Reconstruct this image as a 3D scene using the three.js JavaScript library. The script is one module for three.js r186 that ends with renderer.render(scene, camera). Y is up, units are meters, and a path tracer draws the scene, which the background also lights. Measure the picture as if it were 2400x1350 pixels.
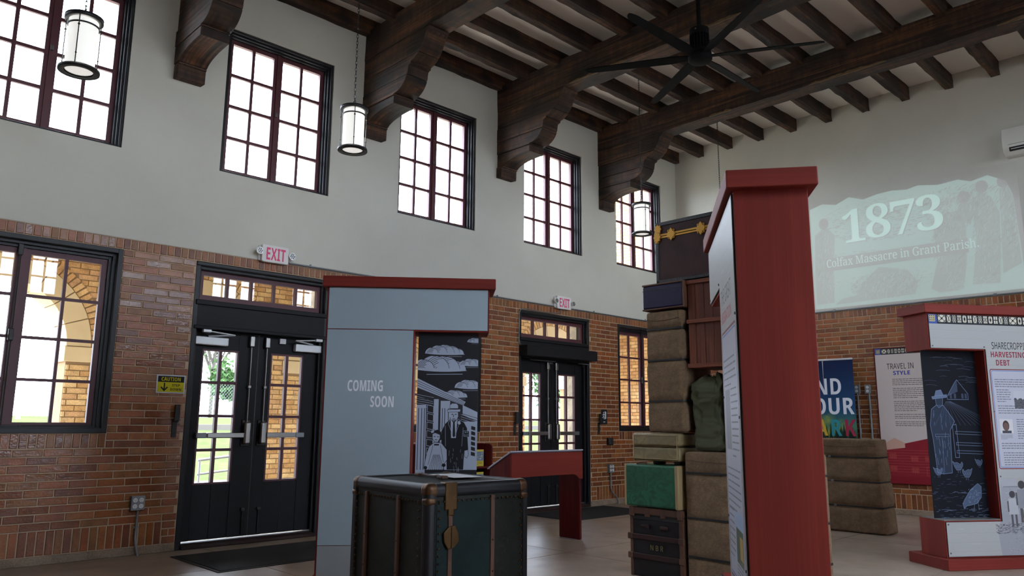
import * as THREE from 'three';
import { mergeGeometries } from 'three/addons/utils/BufferGeometryUtils.js';
import { RoundedBoxGeometry } from 'three/addons/geometries/RoundedBoxGeometry.js';
import { RectAreaLightUniformsLib } from 'three/addons/lights/RectAreaLightUniformsLib.js';
RectAreaLightUniformsLib.init();

// ------------------------------------------------------------------ camera, sky, light, exposure
// Room axes: left wall is the plane x = 0 and runs along z, far wall is z = -11.2, floor y = 0.
const scene = new THREE.Scene();
const camera = new THREE.PerspectiveCamera(41.1045, 2400 / 1350, 0.05, 400);
camera.rotation.order = 'YXZ';
camera.position.set(7.4, 1.17, 0);
camera.rotation.set(0.174297, 0.8006, 0.006946);
scene.add(camera);
const renderer = new THREE.WebGLRenderer({ antialias: true });
renderer.toneMapping = THREE.LinearToneMapping;
renderer.toneMappingExposure = 1.0;
renderer.shadowMap.enabled = true;
renderer.shadowMap.type = THREE.PCFSoftShadowMap;
scene.background = new THREE.Color().setRGB(0.81, 0.93, 1.11);      // even white overcast
scene.backgroundIntensity = 19;
const ROOM_W = 10.2, BACK = -11.2, FRONT = 4.2, CEIL = 5.93;
const BAY = [2.84, 0.67, -1.5, -3.675, -5.87, -8.03, -10.11];        // bay centres along the long walls
// area lights added to strengthen daylight at the unseen right wall windows
const DAY = new THREE.Color().setRGB(0.81, 0.93, 1.11);
for (const [z, y, w, h, k] of [...BAY.slice(2).map((q) => [q, 4.45, 1.2, 1.5, 6]), ...BAY.slice(3, 5).map((q) => [q, 1.95, 1.4, 1.5, 5])]) {
  const l = new THREE.RectAreaLight(DAY, k, w, h); l.name = 'added_window_light'; l.position.set(ROOM_W + 0.47, y, z); l.lookAt(ROOM_W - 0.53, y - 1.1, z); scene.add(l);
}

// ------------------------------------------------------------------ helpers
let seed = 7;
const rnd = () => { seed = (seed * 1664525 + 1013904223) >>> 0; return seed / 4294967296; };
const rr = (a, b) => a + (b - a) * rnd();
const pick = (a) => a[Math.floor(rnd() * a.length) % a.length];
const V = (x, y, z) => new THREE.Vector3(x, y, z);
const taken = {};
function numbered(n) { const k = taken[n] = (taken[n] ?? -1) + 1; return k ? n + '_' + String(k).padStart(3, '0') : n; }
function tag(o, label, category, group) { o.userData.label = label; o.userData.category = category; if (group) o.userData.group = group; return o; }
function thing(name, label, category, p = [0, 0, 0], turn = 0, group) {
  const g = new THREE.Group(); g.name = numbered(name); g.position.set(...p); g.rotation.y = turn; scene.add(g);
  return tag(g, label, category, group);
}
function structure(name) { const g = new THREE.Group(); g.name = name; g.userData.kind = 'structure'; scene.add(g); return g; }
function ni(g) { return g.index ? g.toNonIndexed() : g; }
function merge(list) {
  const l = list.map((g) => { g = ni(g); for (const k of Object.keys(g.attributes)) if (!['position', 'normal', 'uv', 'color'].includes(k)) g.deleteAttribute(k); return g; });
  return l.length === 1 ? l[0] : mergeGeometries(l, false);
}
function part(name, geos, m, parent, kind) {
  const g = Array.isArray(geos) ? merge(geos) : geos;
  const o = new THREE.Mesh(g, m); o.name = name; o.castShadow = o.receiveShadow = true;
  if (kind) o.userData.kind = kind;
  (parent ?? scene).add(o); return o;
}
function solo(name, geos, m, label, category, group) { return tag(part(numbered(name), geos, m), label, category, group); }
// uv in metres by the way a face points; grain = axis along which u runs
function boxUV(g, grain, s = 1, ou = 0, ov = 0) {
  g = ni(g); g.computeVertexNormals();
  const p = g.attributes.position, uv = new Float32Array(p.count * 2), a = V(0, 0, 0), b = V(0, 0, 0), c = V(0, 0, 0);
  for (let i = 0; i < p.count; i += 3) {
    a.fromBufferAttribute(p, i); b.fromBufferAttribute(p, i + 1); c.fromBufferAttribute(p, i + 2);
    const n = b.clone().sub(a).cross(c.clone().sub(a)), x = Math.abs(n.x), y = Math.abs(n.y), z = Math.abs(n.z);
    let ax = x >= y && x >= z ? ['z', 'y'] : y >= z ? ['x', 'z'] : ['x', 'y'];
    if (grain && ax[1] === grain) ax = [ax[1], ax[0]];
    [a, b, c].forEach((q, k) => { uv[(i + k) * 2] = q[ax[0]] * s + ou; uv[(i + k) * 2 + 1] = q[ax[1]] * s + ov; });
  }
  g.setAttribute('uv', new THREE.BufferAttribute(uv, 2)); return g;
}
// boxes by their extents
const bx = (x0, x1, y0, y1, z0, z1, grain) => boxUV(new THREE.BoxGeometry(Math.abs(x1 - x0), Math.abs(y1 - y0), Math.abs(z1 - z0)).translate((x0 + x1) / 2, (y0 + y1) / 2, (z0 + z1) / 2), grain, 1, x0 * 0.37 + z0 * 0.21, y0 * 0.53);
const rb = (x0, x1, y0, y1, z0, z1, r = 0.01, seg = 2, grain) => {
  const g = new RoundedBoxGeometry(Math.abs(x1 - x0), Math.abs(y1 - y0), Math.abs(z1 - z0), seg, r).translate((x0 + x1) / 2, (y0 + y1) / 2, (z0 + z1) / 2);
  const n = ni(g).attributes.normal.clone(), o = boxUV(g, grain, 1, x0 * 0.37 + z0 * 0.21, y0 * 0.53); o.setAttribute('normal', n); return o;
};
const cyl = (r0, r1, h, x, y, z, seg = 16) => new THREE.CylinderGeometry(r0, r1, h, seg).translate(x, y, z);
function rod(a, b, r, seg = 8) {
  const d = b.clone().sub(a), g = new THREE.CylinderGeometry(r, r, d.length(), seg);
  g.applyQuaternion(new THREE.Quaternion().setFromUnitVectors(V(0, 1, 0), d.clone().normalize()));
  return g.translate((a.x + b.x) / 2, (a.y + b.y) / 2, (a.z + b.z) / 2);
}
const tube = (pts, r, n = 40, seg = 8) => new THREE.TubeGeometry(new THREE.CatmullRomCurve3(pts.map((p) => V(...p)), false, 'centripetal'), n, r, seg, false);
function poly(pts) { const s = new THREE.Shape(); pts.forEach(([x, y], i) => (i ? s.lineTo(x, y) : s.moveTo(x, y))); s.closePath(); return s; }
function rectHole(x0, x1, y0, y1) { const p = new THREE.Path(); p.moveTo(x0, y0); p.lineTo(x0, y1); p.lineTo(x1, y1); p.lineTo(x1, y0); p.closePath(); return p; }
function roundRect(x0, x1, y0, y1, r) {
  const s = new THREE.Shape(); s.moveTo(x0 + r, y0); s.lineTo(x1 - r, y0); s.quadraticCurveTo(x1, y0, x1, y0 + r); s.lineTo(x1, y1 - r); s.quadraticCurveTo(x1, y1, x1 - r, y1);
  s.lineTo(x0 + r, y1); s.quadraticCurveTo(x0, y1, x0, y1 - r); s.lineTo(x0, y0 + r); s.quadraticCurveTo(x0, y0, x0 + r, y0); return s;
}
function extrude(shape, depth, bevel = 0, curve = 8) {
  return ni(new THREE.ExtrudeGeometry(shape, { depth: depth - 2 * bevel, bevelEnabled: bevel > 0, bevelThickness: bevel, bevelSize: bevel, bevelOffset: -bevel, bevelSegments: 2, curveSegments: curve })).translate(0, 0, bevel);
}
// a drawing in the (z, y) plane pushed out of the left wall: local x -> world z, local z -> world -x
const toWall = (g, x = 0) => g.rotateY(-Math.PI / 2).translate(x, 0, 0);
// where a point shows in the photograph's frame
camera.updateMatrixWorld();
function px(p) { const q = p.clone().applyMatrix4(camera.matrixWorldInverse), f = 1800.36; return [1200 + f * q.x / -q.z, 675 - f * q.y / -q.z, -q.z]; }

// ------------------------------------------------------------------ noise and textures
const lat = new Float32Array(65536); for (let i = 0; i < 65536; i++) lat[i] = rnd();
const L2 = (x, y) => lat[(((y & 255) << 8) | (x & 255))];
function vn(x, y, px_, py_, s = 0) {        // value noise with periods px_, py_
  const x0 = Math.floor(x), y0 = Math.floor(y), fx = x - x0, fy = y - y0, u = fx * fx * (3 - 2 * fx), v = fy * fy * (3 - 2 * fy);
  const X = (k) => (((x0 + k) % px_) + px_) % px_ + s * 37, Y = (k) => (((y0 + k) % py_) + py_) % py_ + s * 71;
  const a = L2(X(0), Y(0)), b = L2(X(1), Y(0)), c = L2(X(0), Y(1)), d = L2(X(1), Y(1));
  return a + (b - a) * u + (c - a) * v + (a - b - c + d) * u * v;
}
function fbm(u, v, f, oct, s = 0, ry = 1) { let t = 0, a = 0.5, n = 0; for (let i = 0; i < oct; i++) { t += a * vn(u * f, v * f * ry, f, Math.max(1, Math.round(f * ry)), s + i); n += a; a *= 0.5; f *= 2; } return t / n; }
const clamp = (x, a = 0, b = 1) => Math.min(b, Math.max(a, x));
const mixc = (a, b, t) => a.map((x, i) => x + (b[i] - x) * t);
function tex(n, fn, srgb = true, rep = [1, 1]) {
  const d = new Uint8Array(n * n * 4);
  for (let j = 0; j < n; j++) for (let i = 0; i < n; i++) {
    const c = fn(i / n, j / n), k = (j * n + i) * 4;
    if (typeof c === 'number') d[k] = d[k + 1] = d[k + 2] = clamp(c, 0, 1) * 255; else { d[k] = clamp(c[0], 0, 255); d[k + 1] = clamp(c[1], 0, 255); d[k + 2] = clamp(c[2], 0, 255); }
    d[k + 3] = 255;
  }
  const t = new THREE.DataTexture(d, n, n); t.wrapS = t.wrapT = THREE.RepeatWrapping; t.magFilter = THREE.LinearFilter; t.minFilter = THREE.LinearMipmapLinearFilter; t.generateMipmaps = true;
  t.repeat.set(...rep); if (srgb) t.colorSpace = THREE.SRGBColorSpace; t.needsUpdate = true; return t;
}
const rgb = (r, g, b) => new THREE.Color(`rgb(${r},${g},${b})`);
const matt = (o) => new THREE.MeshPhysicalMaterial({ specularIntensity: 0.35, ...o });
const std = (o) => new THREE.MeshStandardMaterial(o);
const T = {};
T.fine = tex(256, (u, v) => fbm(u, v, 32, 3, 1), false, [2, 2]);
T.plaster = tex(512, (u, v) => { const n = fbm(u, v, 4, 5, 2); return [200 + n * 12, 199 + n * 12, 189 + n * 12]; }, true, [0.4, 0.4]);
T.plasterB = tex(256, (u, v) => fbm(u, v, 8, 4, 5), false, [0.7, 0.7]);
const grainFn = (dark, mid, light, s, scuff) => (u, v) => {
  const w = v + 0.012 * fbm(u, v, 4, 2, s + 3), st = fbm(u, w, 2, 4, s, 24), big = fbm(u, v, 3, 3, s + 5), f = fbm(u, w, 8, 2, s + 9, 24);
  let c = mixc(dark, mid, clamp(st * 1.5 - 0.25)); const bst = fbm(u, v, 2, 3, s + 5, 6); c = mixc(c, light, clamp((bst - 0.42) * 2.6) * clamp(f * 1.5 - 0.15)); if (big < 0.42) c = mixc(c, dark, clamp((0.42 - big) * 5));
  if (scuff) { const q = fbm(u, v, 12, 3, s + 11), r = fbm(u, v, 5, 2, s + 13); if (q > 0.66 && r > 0.5) c = mixc(c, scuff, clamp((q - 0.66) * 8)); }
  return c.map((x) => x * (0.86 + 0.28 * f));
};
T.timber = (() => { const f = grainFn([30, 21, 15], [78, 49, 31], [132, 86, 52], 3); return tex(1024, (u, v) => { const saw = fbm(u, v, 64, 2, 27, 0.1), bl = fbm(u, v, 7, 4, 29), c = f(u, v), k = (0.72 + 0.5 * saw) * (bl < 0.44 ? 1 - (0.44 - bl) * 2.4 : 1); return c.map((x) => x * k); }, true, [0.45, 0.9]); })();
T.timberB = tex(512, (u, v) => fbm(u, v, 2, 4, 3, 24) * 0.7 + 0.3 * fbm(u, v, 16, 2, 8), false, [0.45, 0.9]);
T.red = tex(1024, (u, v) => { const w = v + 0.03 * fbm(u, v, 2, 3, 61), b = fbm(u, w, 1, 3, 62, 8), f = fbm(u, w, 4, 2, 63, 64), k = fbm(u, v, 5, 4, 64); return mixc([112, 38, 31], [142, 54, 44], clamp(b * 1.6 - 0.35)).map((x) => x * (0.93 + 0.1 * f + 0.1 * (k - 0.5))); }, true, [0.4, 0.9]);
T.redDark = tex(512, grainFn([84, 22, 24], [106, 32, 32], [118, 42, 38], 8), true, [0.5, 1.2]);
T.floor = tex(1024, (u, v) => {
  const a = fbm(u, v, 3, 5, 4), b = fbm(u + 0.25 * fbm(u, v, 2, 3, 7), v, 5, 4, 9, 2), c = fbm(u, v, 24, 3, 12);
  let k = mixc([142, 126, 112], [172, 156, 140], clamp(a * 1.4 - 0.2)); k = mixc(k, [150, 124, 104], clamp((b - 0.4) * 1.5) * 0.6); return k.map((x) => x * (0.9 + 0.2 * c));
}, true, [0.3, 0.3]);
T.floorR = tex(256, (u, v) => 0.7 + 0.35 * fbm(u, v, 6, 4, 15), false, [0.5, 0.5]);
T.brick = tex(512, (u, v) => { const n = fbm(u, v, 8, 4, 6), f = fbm(u, v, 64, 2, 9), k = 238 + 60 * (n - 0.5) + 40 * (f - 0.5); return [k, k, k]; }, true, [1.6, 1.6]);
T.brickB = tex(512, (u, v) => 0.5 * fbm(u, v, 16, 3, 6) + 0.5 * fbm(u, v, 64, 2, 9), false, [1.6, 1.6]);
const weave = (n, amp) => (u, v) => { const a = Math.sin(u * Math.PI * 2 * n), b = Math.sin(v * Math.PI * 2 * n), s = ((Math.floor(u * n) + Math.floor(v * n)) & 1) ? a * a : b * b; return s * amp + (1 - amp) * fbm(u, v, 16, 3, 3); };
T.burlap = tex(512, (u, v) => { const w = weave(64, 0.5)(u, v), n = fbm(u, v, 4, 4, 8), st = fbm(u, v, 32, 2, 3, 2), k = 0.72 + 0.25 * w + 0.18 * (n - 0.5) + 0.2 * (st - 0.5); return [150 * k, 122 * k, 92 * k]; }, true, [3, 3]);
T.burlapB = tex(512, weave(64, 0.8), false, [3, 3]);
T.canvasB = tex(256, weave(64, 0.7), false, [6, 6]);
T.leather = tex(512, (u, v) => { const n = fbm(u, v, 6, 5, 21), s = fbm(u, v, 40, 2, 22), k = 0.98 + 0.5 * (n - 0.5) + (s > 0.72 ? 0.5 * (s - 0.72) / 0.28 : 0); return [240 * k, 240 * k, 236 * k]; }, true, [1.5, 1.5]);
T.greenCase = tex(512, (u, v) => { const n = fbm(u, v, 3, 4, 31, 2), m = Math.abs(Math.sin((u * 6 + n * 5) * Math.PI)), k = 0.78 + 0.3 * m * n; return [48 * k, 108 * k, 80 * k]; }, true, [2, 2]);
T.tanCase = tex(512, (u, v) => { const n = fbm(u, v, 4, 4, 33), m = Math.abs(Math.sin((v * 4 + n * 4) * Math.PI)), k = 0.85 + 0.25 * m * n; return [142 * k, 126 * k, 88 * k]; }, true, [2, 2]);
T.crate = tex(512, grainFn([80, 36, 20], [108, 52, 30], [128, 68, 42], 12), true, [0.8, 2]);
T.stone = tex(256, (u, v) => { const n = fbm(u, v, 6, 4, 17); return [214 + 24 * (n - 0.5), 192 + 24 * (n - 0.5), 152 + 24 * (n - 0.5)]; }, true, [0.6, 0.6]);
T.grass = tex(256, (u, v) => { const n = fbm(u, v, 16, 4, 19), m = fbm(u, v, 3, 3, 23); return mixc([60, 68, 40], [84, 92, 58], clamp(n * 0.7 + m * 0.6 - 0.15)); }, true, [0.5, 0.5]);

const M = {
  splinter: std({ color: rgb(118, 96, 68), map: T.brick, roughness: 0.95, side: THREE.DoubleSide }),
  plaster: std({ map: T.plaster, bumpMap: T.plasterB, bumpScale: 0.002, roughness: 0.9 }),
  ceiling: std({ color: rgb(240, 232, 222), bumpMap: T.plasterB, bumpScale: 0.003, roughness: 0.95 }),
  mortar: std({ color: rgb(184, 160, 134), bumpMap: T.fine, bumpScale: 0.002, roughness: 0.95 }),
  plinth: std({ color: rgb(150, 132, 112), map: T.brick, bumpMap: T.fine, bumpScale: 0.006, roughness: 0.9 }),
  timber: std({ map: T.timber, bumpMap: T.timberB, bumpScale: 0.006, roughness: 0.72 }),
  red: matt({ map: T.red, roughness: 0.6 }),
  redDark: matt({ map: T.redDark, roughness: 0.5 }),
  black: matt({ color: rgb(28, 28, 31), specularIntensity: 0.6, roughness: 0.4, bumpMap: T.fine, bumpScale: 0.0006 }),
  doorBlack: matt({ color: rgb(24, 24, 27), specularIntensity: 0.4, roughness: 0.5, bumpMap: T.timberB, bumpScale: 0.0015 }),
  sash: std({ color: rgb(84, 38, 46), roughness: 0.5 }),
  glass: new THREE.MeshPhysicalMaterial({ color: 0xffffff, transmission: 1, thickness: 0, roughness: 0, ior: 1.5 }),
  steel: std({ color: rgb(150, 148, 144), metalness: 1, roughness: 0.35 }),
  steelDark: std({ color: rgb(96, 96, 98), metalness: 0.9, roughness: 0.45 }),
  alu: std({ color: rgb(208, 210, 212), roughness: 0.4, metalness: 0.3 }),
  white: std({ color: rgb(226, 226, 224), roughness: 0.45 }),
  iron: std({ color: rgb(30, 30, 31), roughness: 0.5 }),
  fan: matt({ color: rgb(13, 13, 14), roughness: 0.85 }),
  galv: std({ color: rgb(138, 142, 146), metalness: 0.7, roughness: 0.5 }),
  floor: std({ map: T.floor, roughnessMap: T.floorR, roughness: 0.42, bumpMap: T.plasterB, bumpScale: 0.0006 }),
  joint: std({ color: rgb(92, 78, 66), roughness: 0.9 }),
  mat: std({ color: rgb(27, 27, 29), roughness: 0.95, bumpMap: T.canvasB, bumpScale: 0.002 }),
  rubber: std({ color: rgb(26, 26, 27), roughness: 0.8 }),
  grey: std({ color: rgb(162, 178, 187), roughness: 0.55, bumpMap: T.fine, bumpScale: 0.0004 }),
  greyLow: std({ color: rgb(150, 154, 156), roughness: 0.6 }),
  burlap: std({ map: T.burlap, bumpMap: T.burlapB, bumpScale: 0.002, roughness: 1 }),
  strap: std({ color: rgb(22, 21, 22), roughness: 0.6 }),
  brass: std({ color: rgb(92, 66, 36), metalness: 0.7, roughness: 0.42, map: T.leather }),
  gilt: std({ color: rgb(164, 122, 46), metalness: 0.6, roughness: 0.45 }),
  trunkGreen: matt({ color: rgb(24, 39, 39), map: T.leather, roughness: 0.62 }),
  trunkGrey: matt({ color: rgb(40, 40, 36), map: T.leather, roughness: 0.6 }),
  trunkBlack: matt({ color: rgb(32, 32, 35), specularIntensity: 0.7, map: T.leather, roughness: 0.4 }),
  trunkBrown: matt({ color: rgb(62, 38, 38), map: T.leather, roughness: 0.55 }),
  slatWood: std({ color: rgb(120, 66, 44), map: T.crate, roughness: 0.55 }),
  navy: matt({ color: rgb(40, 34, 66), map: T.leather, roughness: 0.4 }),
  brownTrim: std({ color: rgb(92, 58, 40), map: T.leather, roughness: 0.6 }),
  green: matt({ specularIntensity: 0.6, map: T.greenCase, roughness: 0.42 }),
  cream: std({ color: rgb(160, 138, 98), roughness: 0.5 }),
  tan: std({ map: T.tanCase, roughness: 0.45 }),
  crate: std({ map: T.crate, roughness: 0.75 }),
  olive: std({ color: rgb(78, 80, 56), bumpMap: T.canvasB, bumpScale: 0.0015, roughness: 0.95 }),
  stone: std({ map: T.stone, roughness: 0.9 }),
  extMortar: std({ color: rgb(150, 122, 90), roughness: 1 }),
  concrete: std({ color: rgb(196, 186, 170), map: T.brick, roughness: 0.95 }),
  pave: matt({ color: rgb(92, 80, 72), map: T.brick, roughness: 1, specularIntensity: 0 }),
  grass: matt({ map: T.grass, roughness: 1, specularIntensity: 0 }),
  bark: std({ color: rgb(72, 66, 58), roughness: 1 }),
  leaf: new THREE.MeshPhysicalMaterial({ color: rgb(82, 98, 66), roughness: 1, specularIntensity: 0, side: THREE.DoubleSide }),
  leafDark: new THREE.MeshPhysicalMaterial({ color: rgb(62, 84, 50), roughness: 1, specularIntensity: 0, side: THREE.DoubleSide }),
  paper: std({ color: rgb(210, 212, 214), roughness: 0.8 }),
};
const brickTones = [[156, 92, 48], [144, 81, 43], [136, 78, 44], [162, 100, 52], [146, 95, 50], [128, 73, 43], [158, 86, 42], [140, 89, 50], [124, 68, 40], [150, 97, 56]];
M.bricks = brickTones.map((c, i) => matt({ specularIntensity: 1, color: rgb(...c), map: T.brick, bumpMap: T.brickB, bumpScale: 0.0022, roughness: [0.26, 0.4, 0.21, 0.32, 0.42, 0.23, 0.36, 0.2, 0.3, 0.25][i] }));
M.brickField = matt({ specularIntensity: 0.7, vertexColors: true, map: T.brick, bumpMap: T.brickB, bumpScale: 0.0022, roughness: 0.34 });
const extTones = [[226, 186, 130], [214, 170, 114], [204, 158, 104], [222, 182, 132], [210, 166, 120], [232, 196, 142]];
M.ext = extTones.map((c) => std({ color: rgb(...c), map: T.brick, bumpMap: T.brickB, bumpScale: 0.008, roughness: 0.9 }));
M.extField = std({ vertexColors: true, map: T.brick, bumpMap: T.brickB, bumpScale: 0.008, roughness: 0.9 });

// prints
function print(w, h, draw, o = {}) {
  const c = document.createElement('canvas'); c.width = w; c.height = h; const g = c.getContext('2d'); draw(g, w, h);
  const t = new THREE.CanvasTexture(c); t.colorSpace = THREE.SRGBColorSpace; t.anisotropy = 8;
  return matt({ map: t, roughness: 0.55, ...o });
}
function txt(g, s, x, y, size, { font = 'sans-serif', weight = 'bold', fill = '#000', sx = 1, align = 'left', rot = 0 } = {}) {
  g.save(); g.translate(x, y); g.rotate(rot); g.scale(sx, 1); g.font = `${weight} ${size}px ${font}`; g.fillStyle = fill; g.textAlign = align; g.textBaseline = 'alphabetic'; g.fillText(s, 0, 0); g.restore();
}
const shapeUV = (g, x0, y0, w, h) => { const p = g.attributes.position, uv = new Float32Array(p.count * 2); for (let i = 0; i < p.count; i++) { uv[2 * i] = (p.getX(i) - x0) / w; uv[2 * i + 1] = (p.getY(i) - y0) / h; } g.setAttribute('uv', new THREE.BufferAttribute(uv, 2)); return g; };
// a printed sheet with thickness: front face carries the print over its full extent
function sheet(w, h, d, x = 0, y = 0, z = 0) { const g = ni(new THREE.BoxGeometry(w, h, d)); return shapeUV(g, -w / 2, -h / 2, w, h).translate(x, y, z); }

// ------------------------------------------------------------------ floor and ceiling
{
  const fl = structure('floor');
  part('screed', bx(-0.46, ROOM_W + 0.46, -0.12, -0.012, BACK - 0.46, FRONT + 0.46), M.joint, fl);
  const xs = [-0.01, 1.11, 2.45, 3.79, 5.13, 6.5, 7.85, 9.2, ROOM_W + 0.01], zs = [BACK - 0.01, -8.43, -5.55, -3.15, -0.3, 2.1, FRONT + 0.01];
  for (let i = 0; i + 1 < xs.length; i++) for (let k = 0; k + 1 < zs.length; k++) part('slab', bx(xs[i] + 0.004, xs[i + 1] - 0.004, -0.05, 0, zs[k] + 0.004, zs[k + 1] - 0.004), M.floor, fl);
  const ce = structure('ceiling');
  part('ceiling_plaster', bx(-0.46, ROOM_W + 0.46, CEIL, CEIL + 0.15, BACK - 0.46, FRONT + 0.46), M.ceiling, ce);
}

// ------------------------------------------------------------------ openings of the long wall (a = -z runs to the right along it)
const HW = 0.63, WY0 = 3.655, WY1 = 5.235;
const LOW = [[0.71, 2.23, 1.06, 2.712], [5.10, 6.63, 1.06, 2.712], [9.48, 10.99, 1.06, 2.712]];
const DOORS = [[2.90, 4.38], [7.32, 8.80]], DOOR_H = 2.712;
const BT = 2.815;
function wallShape(a0, a1, b0, b1, holes, floorHoles = []) {       // drawing in (z, y)
  const pts = [[-a0, b0]];
  const F = floorHoles.slice().sort((p, q) => p[0] - q[0]);
  for (const [f0, f1, h] of F) pts.push([-f0, b0], [-f0, h], [-f1, h], [-f1, b0]);
  pts.push([-a1, b0], [-a1, b1], [-a0, b1]);
  const s = poly(pts); for (const [h0, h1, y0, y1] of holes) s.holes.push(rectHole(-h1, -h0, y0, y1));
  return s;
}
function brickGeo(w, h, d, v) {
  const b = 0.0035, W = w / 2, H = h / 2, f = [[-W + b, -H + b, d], [W - b, -H + b, d], [W - b, H - b, d], [-W + b, H - b, d]], o = [[-W, -H, d - b], [W, -H, d - b], [W, H, d - b], [-W, H, d - b]], k = [[-W, -H, 0], [W, -H, 0], [W, H, 0], [-W, H, 0]];
  const p = [], uv = [], q = (a, b_, c, e) => { for (const t of [a, b_, c, a, c, e]) { p.push(...t); uv.push(t[0] + v * 0.61 + t[2], t[1] + v * 0.37 + t[2]); } };
  q(...f); for (let i = 0; i < 4; i++) { const j = (i + 1) % 4; q(o[i], o[j], f[j], f[i]); q(k[i], k[j], o[j], o[i]); }
  const g = new THREE.BufferGeometry(); g.setAttribute('position', new THREE.Float32BufferAttribute(p, 3)); g.setAttribute('uv', new THREE.Float32BufferAttribute(uv, 2)); g.computeVertexNormals(); return g;
}
const brickCache = {};
function brickOf(w, h, d, v) { const k = [Math.round(w * 250), Math.round(h * 500), Math.round(d * 1000), v].join(); return brickCache[k] ??= brickGeo(Math.round(w * 250) / 250, Math.round(h * 500) / 500, d, v); }
// rows of bricks; holes are functions b -> [a0, a1] or null
function rows(list, a0, a1, b0, n, H, L, holes, phase = 0) {
  for (let i = 0; i < n; i++) {
    const b = b0 + (i + 0.5) * H; let free = [[a0, a1]];
    for (const h of holes) { const t = h(b); if (t) free = free.flatMap(([s, e]) => (t[1] <= s || t[0] >= e ? [[s, e]] : [[s, t[0]], [t[1], e]].filter(([x, y]) => y - x > 0.02))); }
    const off = phase + (i % 2) * L / 2 + rr(-0.012, 0.012);
    for (const [s, e] of free) {
      const k0 = Math.floor((s - off) / L);
      for (let k = k0; off + k * L < e; k++) {
        const l = Math.max(s, off + k * L), r = Math.min(e, off + (k + 1) * L);
        if (r - l > 0.035) list.push([(l + r) / 2, b, r - l - 0.0105, H - 0.0105]);
      }
    }
  }
}
function upright(list, a0, a1, b0, b1, pitch, holes = []) {
  const n = Math.max(1, Math.round((a1 - a0) / pitch)), p = (a1 - a0) / n, b = (b0 + b1) / 2;
  for (let i = 0; i < n; i++) { const a = a0 + (i + 0.5) * p; if (!holes.some((h) => { const t = h(b); return t && a > t[0] && a < t[1]; })) list.push([a, b, p - 0.0105, b1 - b0 - 0.0105]); }
}
// lay bricks on a face: the ones that show largest are parts, the others one field
function lay(wall, list, place, turn, depth, mats, tones, fieldMat, most = 300) {
  const rank = list.map(([a, b, w, h, tw]) => {
    const p = place(a, b), [X, Y, D] = px(p), inside = D > 0 && X > -40 && X < 2440 && Y > -40 && Y < 1390;
    const hid = (X > 775 && X < 965 && Y > 680) || (X > 965 && X < 1130 && Y > 790) || (X > 1610 && X < 1900 && Y > 500) || (X > 2190 && Y > 720) || (X > 2050 && X < 2190 && Y > 830 && Y < 1130);
    return { a, b, w, h, tw: tw || 0, p, s: (inside ? 1 : 0) * (hid ? 0.01 : 1) * w * h / (D * D) };
  }).sort((x, y) => y.s - x.s);
  const field = [];
  rank.forEach((r, i) => {
    const n = Math.floor(rnd() * mats.length), v = Math.floor(rnd() * 5), dd = depth + rr(-0.0015, 0.0015);
    if (i < most && r.s > 0) {
      const o = part('brick', brickOf(r.w, r.h, depth, v), mats[n], wall); o.position.copy(r.p); o.rotation.set(0, turn, 0); if (r.tw) o.rotateZ(r.tw);
      o.translateZ(rr(-0.0015, 0.0015)); if (!r.tw) o.rotateZ(rr(-0.004, 0.004));
    } else {
      const g = brickGeo(r.w, r.h, dd, v), c = rgb(...tones[n]), col = new Float32Array(g.attributes.position.count * 3);
      for (let k = 0; k < col.length; k += 3) { col[k] = c.r; col[k + 1] = c.g; col[k + 2] = c.b; }
      g.setAttribute('color', new THREE.BufferAttribute(col, 3)); if (r.tw) g.rotateZ(r.tw); g.rotateY(turn); g.translate(r.p.x, r.p.y, r.p.z); field.push(g);
    }
  });
  if (field.length) part('brick_field', mergeGeometries(field, false), fieldMat, wall, 'stuff');
}
const rectFn = ([a0, a1, y0, y1]) => (b) => (b > y0 && b < y1 ? [a0, a1] : null);

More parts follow.
